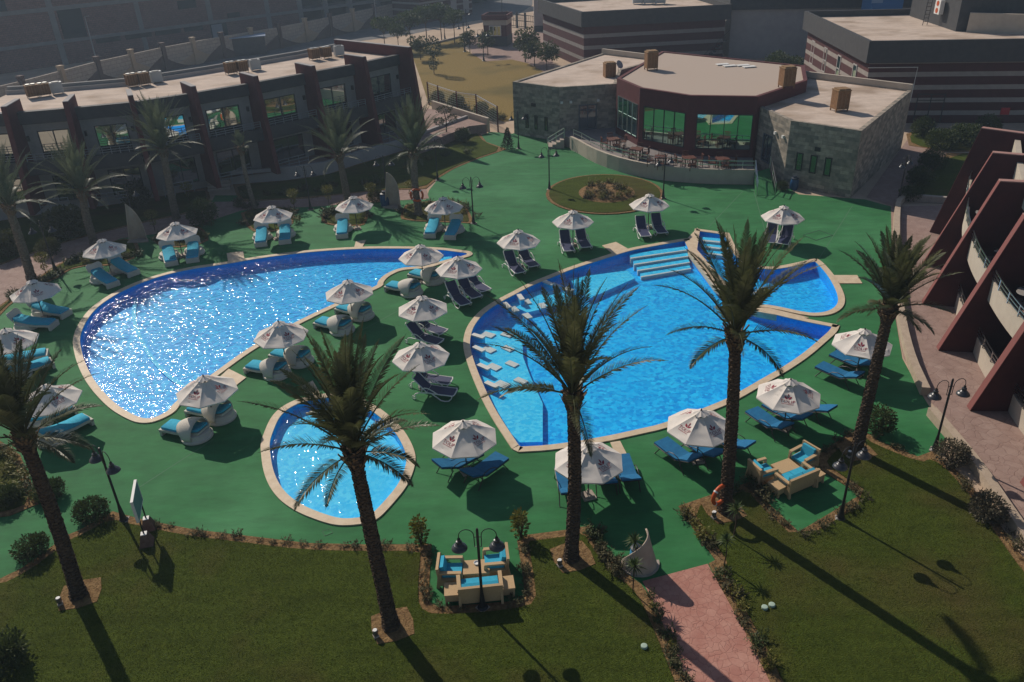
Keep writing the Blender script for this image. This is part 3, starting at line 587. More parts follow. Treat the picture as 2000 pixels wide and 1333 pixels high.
# ================================================================ LOUNGERS (local +y is the foot end)
def make_daybed(hood):
    o=empty('wicker_daybed','','daybed')
    # round plinth under the head, and the long bed on it
    MB().lathe([(.62,0),(.66,.03),(.66,.12),(.60,.15),(.56,.34),(.5,.36)],(0,-.62,0),28).build('plinth',pwickM,o,smooth=True)
    mb=MB(); prof=[(-1.05,.50),(-.7,.44),(-.3,.36),(.2,.31),(.7,.32),(1.0,.30)]
    vs=[];
    for y,z in prof:
        wd=.40 if y>-.6 else .36
        vs+=[(-wd,y,z),(wd,y,z),(wd,y,z-.1),(-wd,y,z-.1)]
    n=len(prof); fs=[(i*4+j,i*4+(j+1)%4,(i+1)*4+(j+1)%4,(i+1)*4+j) for i in range(n-1) for j in range(4)]+[(3,2,1,0),((n-1)*4,(n-1)*4+1,(n-1)*4+2,(n-1)*4+3)]
    mb.add(vs,fs); mb.box((0,.93,.12),(.8,.12,.26)); mb.build('bed_frame',pwickM,o)
    vs=[]; pr=[(-1.08,.66,.27),(-1.0,.63,.33),(-.7,.545,.35),(-.3,.46,.355),(.2,.405,.355),(.7,.415,.35),(.9,.40,.33)]
    for y,z,wd in pr: vs+=[(-wd,y,z-.02),(-wd+.03,y,z+.015),(wd-.03,y,z+.015),(wd,y,z-.02),(wd,y,z-.09),(-wd,y,z-.09)]
    n=len(pr); fs=[(i*6+j,i*6+(j+1)%6,(i+1)*6+(j+1)%6,(i+1)*6+j) for i in range(n-1) for j in range(6)]+[tuple(range(5,-1,-1)),tuple((n-1)*6+j for j in range(6))]
    MB().add(vs,fs).build('cushion',turqM,o,smooth=True,ang=50)
    mb=MB(); na,nb=20,6; vs=[]
    th=.02
    for i in range(na+1):
        a=PI*i/na
        for j in range(nb+1):
            t=j/nb
            if hood:
                bb=R(38)+R(54)*t
                y=-.66+(.5-t)*.34+math.sin(a)*.80*math.cos(bb); wd=.64-.03*t
                vs.append((wd*math.cos(a),y,.17+.74*math.sin(a)**.85*math.sin(bb) if 0<i<na else .17))
            else:
                y=-.98-.16*math.sin(a)-.20*t; vs.append((.46*math.cos(a),y,.52+.46*t*(.6+.4*math.sin(a))+.06*math.sin(a*3)*t))
    fs=[(i*(nb+1)+j,i*(nb+1)+j+1,(i+1)*(nb+1)+j+1,(i+1)*(nb+1)+j) for i in range(na) for j in range(nb)]
    h=MB().add(vs,fs).build('hood',pwickM if hood else canvM,o,smooth=True,ang=60)
    md=h.modifiers.new('thickness','SOLIDIFY'); md.thickness=.03
    MB().box((.3,-.98,.42),(.09,.04,.26)).build('storage_pocket',turqM,o)
    return o
def make_navy():
    o=empty('navy_lounger','','sun lounger')
    rail=[(-.2,.36),(.2,.33),(.6,.32),(.98,.31)]
    mb=MB()
    for s in(-1,1): mb.tube([(s*.33,y,z) for y,z in rail],.028,7)
    mb.tube([(-.33,.98,.31),(-.2,1.03,.31),(.2,1.03,.31),(.33,.98,.31)],.028,7); mb.bar((-.33,-.2,.34),(.33,-.2,.34),.05); mb.bar((-.33,.45,.3),(.33,.45,.3),.04)
    mb.build('frame',whiteM,o,smooth=True)
    MB().add([(s*.31,y,z+.012+dz) for dz in(0,-.012) for y,z in rail for s in(-1,1)],[(0,1,3,2),(2,3,5,4),(4,5,7,6),(8,10,11,9),(10,12,13,11),(12,14,15,13)]).build('seat',navyM,o)
    b=[(-.22,.36),(-.45,.60),(-.68,.88),(-.80,1.0)]
    back=MB().add([(s*.30,y,z+dz) for dz in(0,-.015) for y,z in b for s in(-1,1)],[(0,1,3,2),(2,3,5,4),(4,5,7,6),(8,10,11,9),(10,12,13,11),(12,14,15,13)]).build('backrest',navyM,o)
    MB().tube([(-.32,-.2,.35),(-.32,-.68,.88),(-.30,-.82,1.02),(-.2,-.86,1.05),(.2,-.86,1.05),(.30,-.82,1.02),(.32,-.68,.88),(.32,-.2,.35)],.026,7).build('back_frame',whiteM,back,smooth=True)
    for s in(-1,1):
        x=s*.37
        MB().tube([(x,-.42,.42),(x,-.40,.55),(x,-.28,.62),(x,-.1,.60),(x,.12,.48),(x,.3,.36)],.026,7).build('armrest',whiteM,o,smooth=True)
        MB().tube([(x,.05,.34),(x,.25,.20),(x,.45,.05),(x,.62,.03),(x,.80,.06),(x,.92,.18),(x,.97,.31)],.026,7).build('front_leg',whiteM,o,smooth=True)
        MB().tube([(x*.9,-.2,.34),(x*.9,-.55,.32),(x*.9,-.75,.24),(x*.9,-.80,.12)],.026,7).build('rear_leg',whiteM,o,smooth=True)
        mb=MB(); mb.tube([(x+s*.03,-.80+.09*math.cos(t*PI/6),.1+.09*math.sin(t*PI/6)) for t in range(12)],.018,6,closed=True); mb.bar((x-s*.0,-.80,.1),(x+s*.05,-.80,.1),.04); mb.build('wheel',whiteM,o,smooth=True)
    return o
def make_blue():
    o=empty('blue_lounger','','sun lounger')
    def slab(pr,wd):
        vs=[]
        for y,z in pr: vs+=[(-wd,y,z),(wd,y,z),(wd,y,z-.075),(-wd,y,z-.075)]
        n=len(pr); return MB().add(vs,[(i*4+j,i*4+(j+1)%4,(i+1)*4+(j+1)%4,(i+1)*4+j) for i in range(n-1) for j in range(4)]+[(3,2,1,0),((n-1)*4,(n-1)*4+1,(n-1)*4+2,(n-1)*4+3)])
    slab([(-.28,.45),(-.1,.435),(.3,.45),(.98,.47)],.35).build('seat_mattress',blueM,o)
    slab([(-.98,.80),(-.6,.635),(-.285,.46)],.35).build('back_mattress',blueM,o)
    mb=MB()
    for s in(-1,1):
        mb.tube([(s*.35,.98,.38),(s*.35,.3,.36),(s*.35,-.3,.36)],.022,6); mb.tube([(s*.34,-.28,.37),(s*.34,-.98,.71)],.02,6)
    for y,z in ((.95,.38),(.3,.355),(-.28,.36)): mb.bar((-.35,y,z),(.35,y,z),.035)
    mb.bar((-.34,-.97,.70),(.34,-.97,.70),.035); mb.tube([(-.3,-.6,.52),(-.3,-.45,.3),(.3,-.45,.3),(.3,-.6,.52)],.014,5)
    mb.build('frame',brownM,o,smooth=True)
    for s in(-1,1):
        x=s*.38
        MB().tube([(x*.95,.62,.37),(x,.85,.03),(x,.88,.02)],[.022,.02,.02],6).build('leg',brownM,o,smooth=True)
        MB().tube([(x*.95,-.5,.40),(x,-.78,.03),(x,-.81,.02)],[.022,.02,.02],6).build('leg',brownM,o,smooth=True)
        MB().tube([(x,.30,.38),(x,.1,.56),(x,-.15,.63),(x,-.42,.60),(x,-.6,.42)],.017,6).build('armrest',brownM,o,smooth=True)
    return o
DBH=Maker(lambda:make_daybed(True)); DBF=Maker(lambda:make_daybed(False)); NV_=Maker(make_navy); BL=Maker(make_blue)
def put_between(mk,head,foot,z,label,group):
    h=G(*head,z); f=G(*foot,z); c=((h[0]+f[0])/2,(h[1]+f[1])/2,0); dx,dy=f[0]-h[0],f[1]-h[1]
    return mk.put(c,math.atan2(-dx,dy),label,group)
S={k:v[1] for k,v in U.items()}
DAY=[(1,'first',(190,535),(220,551),0),(1,'second',(228,515),(260,529),0),(2,'left',(327,484),(335,516),0),(2,'right',(379,478),(374,508),0),
 (10,'far',(74,601),(128,608),0),(10,'near',(42,628),(100,629),0),(3,'left',(513,446),(507,480),0),(3,'right',(558,442),(555,474),0),(4,'only',(671,430),(666,464),0),
 (5,'left',(852,429),(835,463),0),(5,'right',(894,433),(874,465),0),(11,'left',(808,564),(763,555),1),(11,'right',(851,541),(808,531),1),
 (13,'left',(673,637),(625,625),1),(13,'right',(710,609),(668,598),1),(15,'left',(543,721),(493,712),1),(15,'right',(588,697),(542,687),1),
 (17,'left',(390,842),(328,829),1),(17,'right',(433,805),(380,794),1),(18,'far',(26,699),(72,690),0),(18,'near',(38,722),(78,709),0),(19,'far',(68,819),(127,797),0),(19,'near',(96,849),(160,817),0)]
for k,wh,h,f,hd in DAY:
    put_between(DBH if hd else DBF,h,f,.35,f'{wh} {"hooded " if hd else ""}turquoise daybed under the parasol {S[k]}','turquoise cushioned wicker daybeds')
NVY=[(6,'left',(989,505),(1018,532)),(6,'right',(1013,493),(1047,520)),(7,'left',(1100,463),(1113,490)),(7,'right',(1130,458),(1146,481)),
 (8,'left',(1247,436),(1263,461)),(8,'right',(1276,430),(1296,455)),(9,'left',(1509,446),(1504,475)),(9,'right',(1541,450),(1527,477)),
 (12,'first',(876,566),(911,593)),(12,'second',(897,553),(933,579)),(12,'third',(915,545),(946,563)),(14,'far',(812,630),(862,645)),(14,'near',(803,651),(852,664)),
 (16,'far',(811,735),(868,741)),(16,'near',(818,757),(876,763))]
for k,wh,h,f in NVY: put_between(NV_,h,f,.38,f'{wh} navy lounger under the parasol {S[k]}','navy sling loungers with white frames')
BLU=[(20,'left',(874,909),(916,888)),(20,'right',(926,928),(968,898)),(21,'left',(1112,962),(1104,924)),(21,'middle',(1184,944),(1172,905)),(21,'right',(1229,937),(1216,900)),
 (22,'left',(1345,899),(1303,868)),(22,'middle',(1391,888),(1352,860)),(22,'right',(1446,872),(1402,848)),(23,'left',(1524,836),(1480,807)),(23,'middle',(1556,816),(1516,795)),(23,'right',(1602,800),(1565,782)),
 (24,'nearest',(1662,737),(1616,718)),(24,'middle',(1690,713),(1642,694)),(24,'farthest',(1702,698),(1656,682))]
for k,wh,h,f in BLU: put_between(BL,h,f,.45,f'{wh} blue lounger under the parasol {S[k]}','blue mattress loungers with dark frames')
# ================================================================ WICKER LOUNGE SETS
def make_seat(wd,name,cat,nc):
    o=empty(name,'',cat); hw=wd/2
    mb=MB(); mb.box((0,0,.24),(wd-.16,.70,.22)); 
    mb.build('seat_base',wickM,o)
    MB().box((0,-.36,.46),(wd-.02,.09,.72),0,.12).build('backrest',wickM,o)
    for s in(-1,1):
        x=s*(hw-.05)
        mb=MB(); mb.bar((x,-.36,.62),(x,.36,.62),.12,.06); mb.bar((x,.33,.60),(x,.38,.0),.11,.07); mb.bar((x,-.33,.62),(x,-.42,0),.11,.08); mb.box((x,-.02,.22),(.07,.62,.24))
        mb.build('armrest',wickM,o)
    cw=(wd-.24)/nc
    for i in range(nc):
        x=-hw+.12+cw*(i+.5)
        MB().box((x,.04,.40),(cw-.015,.62,.12)).build('seat_cushion',turqM,o)
        MB().box((x,-.24,.62),(cw-.03,.13,.36),0,.22).build('back_cushion',turqM,o)
    return o
def make_table(wx,wy,h,name,cat):
    o=empty(name,'',cat)
    MB().box((0,0,h-.03),(wx,wy,.06)).build('table_top',wickM,o)
    MB().box((0,0,h/2+.02),(wx-.08,wy-.08,h-.18)).build('apron',wickM,o)
    for i in(-1,1):
        for j in(-1,1): MB().box((i*(wx/2-.05),j*(wy/2-.05),(h-.06)/2),(.07,.07,h-.06)).build('leg',wickM,o)
    return o
ARM=Maker(lambda:make_seat(.80,'wicker_armchair','armchair',1)); SOF=Maker(lambda:make_seat(1.42,'wicker_sofa','sofa',2)); CT=Maker(lambda:make_table(.86,.62,.42,'wicker_coffee_table','coffee table')); ST=Maker(lambda:make_table(.56,.56,.42,'wicker_side_table','side table'))
g='wicker lounge furniture'
w1='behind the central double lamp'; w2='on the green bay by the lawn'
def at(px,z=.25): p=G(*px,z); return (p[0],p[1],0)
ARM.put(at((882,1121)),R(-92),'wicker armchair left of the ashtray table, '+w1,g)
ARM.put(at((968,1103)),R(94),'wicker armchair right of the ashtray table, '+w1,g)
CT.put(at((930,1107),.42),R(2),'beige wicker coffee table with an ashtray, behind the central double lamp',g)
SOF.put(at((938,1153)),R(5),'beige wicker two seat sofa with its back to the central double lamp',g)
ST.put(at((885,1150),.42),R(3),'left wicker side table beside the sofa, behind the central double lamp',g)
ST.put(at((987,1138),.42),R(6),'right wicker side table beside the sofa, behind the central double lamp',g)
ARM.put(at((1489,926)),R(-70),'wicker armchair near the lifebuoy palm, '+w2,g)
ARM.put(at((1568,900)),R(122),'wicker armchair near the leaning palm, '+w2,g)
CT.put(at((1534,910),.42),R(24),'empty beige wicker coffee table on the green bay by the lawn',g)
SOF.put(at((1553,940)),R(26),'beige wicker two seat sofa on the green bay by the lawn',g)
ST.put(at((1521,944),.42),R(30),'left wicker side table beside the sofa on the green bay',g)
ST.put(at((1591,923),.42),R(30),'right wicker side table beside the sofa on the green bay',g)
p=G(931,1100,.44); t=MB().lathe([(.03,0),(.09,0),(.10,.045),(.085,.045),(.07,.012),(.0,.012)],(0,0,0),14,False).build('ashtray',whiteM,smooth=True); t.location=(p[0],p[1],.422); tag(t,'white round ashtray on the wicker coffee table','ashtray')
# ================================================================ DOUBLE BELL LAMPS
def make_lamp():
    o=empty('lamp_post','','street lamp')
    MB().lathe([(.17,0),(.17,.05),(.12,.09),(.09,.30),(.065,.55),(.045,.75),(.04,3.2),(.02,3.26)],n=12).build('pole',blackM,o,smooth=True)
    MB().lathe([(.24,0),(.24,.04)],n=4).build('footing',concM,o)
    for s in(-1,1):
        MB().tube([(s*.05,0,2.55),(s*.10,0,2.55),(s*.11,0,2.95)]+[(s*(.335-.225*math.cos(t*PI/8)),0,2.98+.24*math.sin(t*PI/8)) for t in range(9)]+[(s*.56,0,2.86)],.014,6).bar((0,0,2.92),(s*.11,0,2.92),.02).build('bracket',blackM,o,smooth=True)
        MB().lathe([(.045,2.88),(.055,2.80),(.09,2.785),(.09,2.70),(.105,2.69),(.125,2.655),(.15,2.645),(.165,2.61),(.20,2.59),(.23,2.55),(.245,2.51),(.235,2.51),(.15,2.60),(.08,2.68)],(s*.56,0,0),16,False).build('lamp_shade',M('grey_black_enamel',(.03,.032,.038),.35,spec=.6),o,smooth=True)
        MB().lathe([(.0,2.50),(.04,2.51),(.06,2.55),(.05,2.60),(.03,2.66)],(s*.56,0,0),10,False).build('bulb',M('frosted_lamp_glass',(.7,.7,.68),.2),o,smooth=True)
    return o
LMP=Maker(make_lamp)
for px,rz,l in [((242,1017),-38,'at the soil border by the sign board'),((943,1188),0,'in front of the wicker set in the lawn bay'),((1641,1015),28,'at the corner of the lawn by the green bay'),((1825,880),6,'at the low wall of the paved walk'),
 ((108,528),10,'beside the pink path at the far left'),((268,452),8,'in shade beside the leaning sail screen'),((607,410),0,'beside the pink path above the third parasol'),((757,388),0,'in the shaded bed near the blue barrel'),
 ((925,437),8,'at the bed corner by the fifth parasol'),((855,353),20,'at the lawn corner before the end of the left wing'),((1013,291),10,'before the stone wall with three slit windows'),((1073,371),12,'at the upper edge of the round island'),
 ((1295,388),30,'at the right edge of the round island'),((1755,394),40,'in the shaded lane beside the stone building')]:
    p=G(*px); LMP.put((p[0],p[1],0),R(rz),'black double bell lamp post '+l,'black double bell lamp posts')
SM=Maker(make_lamp)
for px,l in [((869,77),'by the road behind the field trees'),((912,72),'at the kerb left of the kiosk'),((945,120),'in front of the kiosk at the field edge'),((908,102),'at the field edge left of the kiosk'),((981,32),'beside the far road beyond the kiosk')]:
    p=G(*px); SM.put((p[0],p[1],0),R(20),'distant black lamp post '+l,'black double bell lamp posts',1.25)
# ================================================================ SAIL SCREENS, BARREL, SIGN, LIFEBUOYS, SMALL THINGS
def make_sail():
    o=empty('sail_screen','','sail screen')
    n,m=18,16; mb=MB(); vs=[]; H=1.42
    # a half-round shell of plastered masonry whose rim rises in a sail curve to a point on one side (local +x)
    for i in range(n+1):
        a=PI*(.02+.96*i/n)                                    # around the half circle, 0 at the tall side
        t=1-i/n
        h=.12+H*(((1+math.cos(a))/2)**.42)
        for j in range(m+1):
            v=j/m; r=.78*(1-.16*v*(t**1.0))
            x=.5*math.cos(a)*1.15*(1-.15*v*t)-.34*v*t*t; y=-r*.72*math.sin(a)
            vs.append((x,y,h*v))
    mb.add(vs,[(i*(m+1)+j,i*(m+1)+j+1,(i+1)*(m+1)+j+1,(i+1)*(m+1)+j) for i in range(n) for j in range(m)])
    s=mb.build('shell',M('sail_render',(.36,.29,.23),.85,(.42,.35,.28),3,5,.15,40),o,smooth=True); md=s.modifiers.new('thickness','SOLIDIFY'); md.thickness=.05; md.offset=0
    MB().prism([(.66*math.cos(PI+PI*i/12),.62*math.sin(PI+PI*i/12)) for i in range(13)]+[(.66,.1),(-.66,.1)],0,.07).build('base',concM,o)
    return o
SA=Maker(make_sail)
p=G(1258,1112); SA.put((p[0]-.12,p[1]+.25,0),R(-2),'plastered sail shaped screen holding a blue bin, at the head of the pink path','sail shaped screens')
p=G(270,474); SA.put((p[0],p[1],0),R(190),'plastered sail shaped screen standing between two back row parasols at the far bed','sail shaped screens').scale=(1.0,1.0,1.75)
p=G(762,410); SA.put((p[0]+.1,p[1]+.2,0),R(150),'plastered sail shaped screen behind the dark blue barrel','sail shaped screens').scale=(1.1,1.1,1.7)
def barrel(px,label,s=1.,m=None,z=0):
    p=G(*px); o=empty('barrel',label,'barrel',(p[0],p[1],z))
    MB().lathe([(.24*s,0),(.28*s,.06*s),(.30*s,.3*s),(.29*s,.34*s),(.30*s,.38*s),(.28*s,.66*s),(.25*s,.72*s),(.25*s,.78*s)],n=18).build('drum',m or M('blue_plastic',(.006,.06,.16),.45,spec=.5),o,smooth=True)
    MB().lathe([(.27*s,.78*s),(.27*s,.83*s),(.15*s,.88*s),(.14*s,.98*s),(.05*s,1.0*s)],n=16).build('lid',M('dark_lid',(.02,.03,.05),.5),o,smooth=True)
barrel((753,403),'dark blue barrel with a black lid in front of a sail shaped screen',1.15)
barrel((1550,370),'blue barrel with a pale top at the stone wall by the slit windows',1.0)
barrel((1243,1100),'light blue bin half hidden behind the near sail shaped screen',.8,M('light_blue_plastic',(.05,.25,.45),.5))
# sign board on two posts with stone blocks
_a,_b=G(292,1034),G(288,1064); p=((_a[0]+_b[0])/2,(_a[1]+_b[1])/2); o=empty('sign_board','tilted white sign board on two posts with brown stone foot blocks by the lawn edge','sign',(p[0],p[1],0),math.atan2(_a[1]-_b[1],_a[0]-_b[0]))
MB().box((0,0,1.62),(1.25,.07,.86)).build('board',M('sign_back_blue',(.06,.12,.20),.4,(.12,.17,.23),3),o)
MB().box((0,0,2.055),(1.29,.09,.03)).box((0,0,1.185),(1.29,.09,.03)).box((-.635,0,1.62),(.03,.09,.86)).box((.635,0,1.62),(.03,.09,.86)).build('board_frame',whiteM,o)
for s in(-1,1):
    MB().tube([(s*.42,0,.3),(s*.42,0,1.3)],.028,8).build('post',blackM,o)
    MB().add([(s*.42+x,y,0) for x,y in((-.25,-.25),(.25,-.25),(.25,.25),(-.25,.25))]+[(s*.42+x,y,.5) for x,y in((-.11,-.11),(.11,-.11),(.11,.11),(-.11,.11))],[(0,1,5,4),(1,2,6,5),(2,3,7,6),(3,0,4,7),(4,5,6,7)]).build('foot_block',M('brown_stone_block',(.13,.07,.05),.9,(.2,.12,.09),6,5,.3,30),o)
    MB().box((s*.42,0,.515),(.2,.2,.03)).build('foot_plate',whiteM,o)
def buoy(loc,rz,label,r=.36):
    o=empty('lifebuoy',label,'lifebuoy',loc,rz)
    MB().tube([(r*math.cos(t*PI/14),0,r*math.sin(t*PI/14)) for t in range(28)],.075,10,closed=True).build('ring',orangeM,o,smooth=True)
    for a in(.25,.75,1.25,1.75): MB().tube([(r*math.cos(a*PI+d),0,r*math.sin(a*PI+d)) for d in(-.08,0,.08)],.083,10,cap=False).build('band',whiteM,o,smooth=True)
# ================================================================ PALMS
def make_trunk(top,r0,r1,seed):
    rng=random.Random(seed); n=int(top[2]/.115); nn=16; vs=[]
    bend=Vector((rng.uniform(-.12,.12),rng.uniform(-.08,.08),0)); rows=0
    for i in range(n):
        for h,k0 in ((0,.90),(.55,1.02),(.97,1.13)):
            t=min(1,(i+h)/n); c=Vector(top)*t+bend*math.sin(PI*t)
            r=r0*(1-t)+r1*t
            r*=1+.28*max(0,(.07-t)/.07)
            if t>.90: r*=1+.6*math.sin((t-.90)/.10*PI*.6)
            for j in range(nn):
                dz=(.045 if (j+i)%2 else -.015)+rng.uniform(-.012,.012)
                k=k0*(1+rng.uniform(-.05,.06)); a=2*PI*j/nn+(i%2)*.2
                vs.append((c.x+r*k*math.cos(a),c.y+r*k*math.sin(a),max(0,c.z+dz)))
            rows+=1
    fs=[(i*nn+j,i*nn+(j+1)%nn,(i+1)*nn+(j+1)%nn,(i+1)*nn+j) for i in range(rows-1) for j in range(nn)]+[tuple((rows-1)*nn+j for j in range(nn))]
    return MB().add(vs,fs)
def frond(mb,base,az,el,L,rng,droop,nl=74,lw=.021,ll=.39,twist=0.):
    pts=[]; n=12; p=Vector(base); e=el
    for i in range(n+1):
        pts.append(p.copy()); t=i/n
        d=Vector((math.cos(az)*math.cos(e),math.sin(az)*math.cos(e),math.sin(e))); p=p+d*(L/n); e-=droop/n*(.35+1.3*t)
    mb.tube(pts,[.026*(1-i/n)+.005 for i in range(n+1)],4,cap=False)
    side0=Vector((-math.sin(az),math.cos(az),0))
    for k in range(nl):
        t=.17+.83*(k+.5)/nl; x=t*n; i=min(int(x),n-1); f=x-i; c=pts[i].lerp(pts[i+1],f); d=(pts[i+1]-pts[i]).normalized()
        up=side0.cross(d).normalized()*-1
        if up.z<0 and abs(e)<1.2: up=-up
        l=ll*(math.sin(PI*min(1,.22+t*.80))**.7)*rng.uniform(.85,1.1)
        for s in(-1,1):
            v=.45+rng.uniform(-.25,.3)
            dir_=(d*(.50+.55*t)+side0*s*.95*math.cos(v+twist*s)+up*math.sin(v)*.8).normalized()
            tip=c+dir_*l+Vector((0,0,-.12*l)); mid=c+dir_*l*.5
            w=d.cross(dir_).normalized().cross(dir_).normalized()*lw
            w2=(d*.7+up*.3).normalized()*lw
            mb.add([c-w2*.6,mid-w2,tip,mid+w2,c+w2*.6],[(0,1,2,3,4)])
def make_crown(mb,top,n,L,seed,spread=(1.0,),dens=74,ll=.42,wide=.35):
    rng=random.Random(seed); T=Vector(top)
    for i in range(n):
        q=(i+.5)/n; az=i*2.39996+rng.uniform(-.25,.25)
        el=R(86)-R(34)*(q/.66)**1.3 if q<.66 else R(52)-R(60)*((q-.66)/.34)
        if q>.62 and rng.random()<.30: continue
        el=el*spread[0]+rng.uniform(-.10,.10)
        Lf=L*rng.uniform(.86,1.06)*(1-.04*q if q<.66 else .97-.40*(q-.66)/.34)
        dr=R(8)+R(54)*q+rng.uniform(-.08,.25)
        frond(mb,T+Vector((math.cos(az)*.12*q,math.sin(az)*.12*q,.25-.35*q)),az,el,Lf,rng,dr,dens,ll=ll)
def palm(basepx,neckpx,L,n,label,seed,r0=.27,r1=.22,m=None,dens=74,spread=1.,lean=None,name='palm_tree',cat='palm tree',group='date palms'):
    b=G(*basepx); t=NV(b,neckpx); top=(t[0]-b[0],t[1]-b[1],t[2])
    o=empty(name,label,cat,(b[0],b[1],0),0,group)
    make_trunk(top,r0,r1,seed).build('trunk',barkM if m is None else ybarkM,o)
    mb=MB(); make_crown(mb,top,n,L,seed,(spread,),dens); cr=mb.build('crown',m or frondM,o)
    mb=MB(); rng=random.Random(seed+5)
    for i in range(60):                                     # cut leaf bases round the neck
        az=i*2.4; z=-.05-rng.random()*.55; el=R(62)+rng.uniform(-.2,.2); c=Vector(top)+Vector((math.cos(az)*r1*1.05,math.sin(az)*r1*1.05,z)); e=c+Vector((math.cos(az)*math.cos(el),math.sin(az)*math.cos(el),math.sin(el)))*rng.uniform(.22,.5)
        mb.bar(c,e,.06,.022)
    mb.build('leaf_base',stubM,cr)
    return o,top,b
PALMS=[((765,1226),(690,878),3.65,50,'tall date palm in the lawn in front of the teardrop pool',11),
 ((1115,1094),(1118,768),4.05,54,'tall date palm standing upright before the centre of the largest pool',23),
 ((1415,1000),(1437,650),3.75,54,'tallest date palm, with an orange lifebuoy low on its trunk',37),
 ((1672,884),(1738,600),2.9,48,'date palm leaning towards the maroon wing at the paved walk',41),
 ((155,1166),(45,850),3.4,50,'date palm at the left picture edge with its crown over white daybeds',53)]
PT={}
for i,(b,nk,L,n,l,s) in enumerate(PALMS):
    _,top,bb=palm(b,nk,L*.92,n-7,l,s,r0=.215,r1=.17); PT[i]=(bb,top)
for b,nk,L,n,l,s in [((680,394),(662,303),2.3,38,'young palm with pale fronds at the path before the middle of the left wing',61),((818,420),(808,298),2.25,38,'young palm with an orange lifebuoy before the end of the left wing',67),
   ((345,428),(318,292),2.35,38,'young palm in front of the blue reflecting windows of the left wing',71),((185,476),(160,376),2.3,36,'young palm with drooping fronds beside the far path lamp',79),
   ((62,545),(16,402),2.3,36,'young palm cut by the left picture edge before the left wing',83)]:
    palm(b,nk,L*1.62,n+12,l,s,r0=.25,r1=.2,m=frond2M,dens=52,spread=1.0)
palm((498,408),(470,288),1.0,12,'slim palm with a thin stunted crown before the left wing',89,r0=.16,r1=.13,m=frond2M,dens=26)
bb,top=PT[2]; buoy((bb[0]-.28,bb[1]-.20,.95),R(35),'orange lifebuoy hung low on the tallest date palm')
p=G(818,420); buoy((p[0]+.02,p[1]-.33,1.55),R(0),'orange lifebuoy hung on the young palm before the end of the left wing',.42)
# sandy basins with a spotlight round the near palms
def basin(px,label,w=1.35,rz=.3,lm=None):
    p=G(*px); mb=MB(); pts=[(p[0]+w/2*math.cos(a+rz)*k,p[1]+w/2*math.sin(a+rz)*k) for a,k in [(PI/4*i,1.18 if i%2 else .95) for i in range(8)]]
    struct('soil_basin',MB().prism(pts,-.01,.075),soilM)
    q=(p[0]-.45,p[1]-.42); o=empty('ground_spotlight',label,'spotlight',(q[0],q[1],.07),.5)
    MB().box((0,0,.03),(.16,.16,.06)).build('base',concM,o); MB().lathe([(.06,0),(.08,.04),(.085,.2),(.07,.21)],(0,0,.06),10).build('lamp_can',M('spotlight_can',(.16,.15,.14),.4,metal=.6),o,smooth=True); MB().lathe([(.066,0),(.066,.012)],(0,0,.272),10).build('lens',whiteM,o)
basin((158,1163),'small ground spotlight at the foot of the leftmost palm'); basin((767,1224),'small ground spotlight at the foot of the palm before the teardrop pool'); basin((1118,1090),'small ground spotlight at the foot of the upright middle palm',1.4); basin((1413,998),'small ground spotlight at the foot of the tallest palm',1.4); basin((1672,882),'small ground spotlight at the foot of the leaning palm',1.3)
for (px,l) in [((1258,1267),'single pale green round valve lid in the lawn beside the pink path'),((1493,1191),'left of two pale round valve lids in the lawn'),((1507,1186),'right of two pale round valve lids in the lawn')]:
    p=G(*px); tag(MB().lathe([(.10,0),(.10,.07),(.085,.085),(.03,.09)],(p[0],p[1],.05),14).build('valve_lid',M('pale_green_plastic',(.36,.46,.38),.5),smooth=True),l,'valve lid')
# ================================================================ SHRUBS, PLANTS, TREES
def leaf_ball(mb,c,rad,n,ls,rng,shell=.45,flat=.0,up=.0):
    for _ in range(n):
        while 1:
            q=Vector((rng.uniform(-1,1),rng.uniform(-1,1),rng.uniform(-1,1)))
            if shell<q.length<1: break
        q*= (1+.22*mnoise.noise(Vector((q.x*2.3+c[0],q.y*2.3+c[1],q.z*2.3+c[2]))))
        p=Vector((c[0]+q.x*rad[0],c[1]+q.y*rad[1],c[2]+q.z*rad[2]))
        d=(q.normalized()+Vector((rng.uniform(-.8,.8),rng.uniform(-.8,.8),rng.uniform(-.4,.9)+up))).normalized()
        s=d.cross(Vector((rng.uniform(-1,1),rng.uniform(-1,1),rng.uniform(-1,1)))).normalized(); l=ls*rng.uniform(.6,1.3); w=l*.28
        mb.add([p,p+d*l*.5+s*w,p+d*l,p+d*l*.5-s*w],[(0,1,2,3)])
def make_bush(rad,n,ls,m,seed,name='bush',cat='bush'):
    def fn():
        rng=random.Random(seed); o=empty(name,'',cat); mb=MB(); leaf_ball(mb,(0,0,rad[2]*.95),rad,n,ls,rng,.3)
        for k in range(7): a=rng.uniform(0,6.3); leaf_ball(mb,(math.cos(a)*rad[0]*.55,math.sin(a)*rad[1]*.55,rad[2]*rng.uniform(.7,1.5)),(rad[0]*.42,)*3,n//9,ls,rng,.3)
        mb.build('foliage',m,o); mb=MB()
        for k in range(6): a=k*1.1; mb.tube([(0,0,0),(math.cos(a)*rad[0]*.3,math.sin(a)*rad[1]*.3,rad[2]*.6),(math.cos(a)*rad[0]*.5,math.sin(a)*rad[1]*.5,rad[2]*1.1)],[.03,.02,.01],5)
        mb.build('stem',stemM,o); return o
    return Maker(fn)
BD=make_bush((.95,.95,.62),1700,.13,leafM,3); BR=make_bush((.8,.8,.72),1500,.12,leafM,5); BS=make_bush((.75,.75,.62),1500,.11,sleafM,7); BY=make_bush((.5,.5,.42),520,.12,yleafM,9)
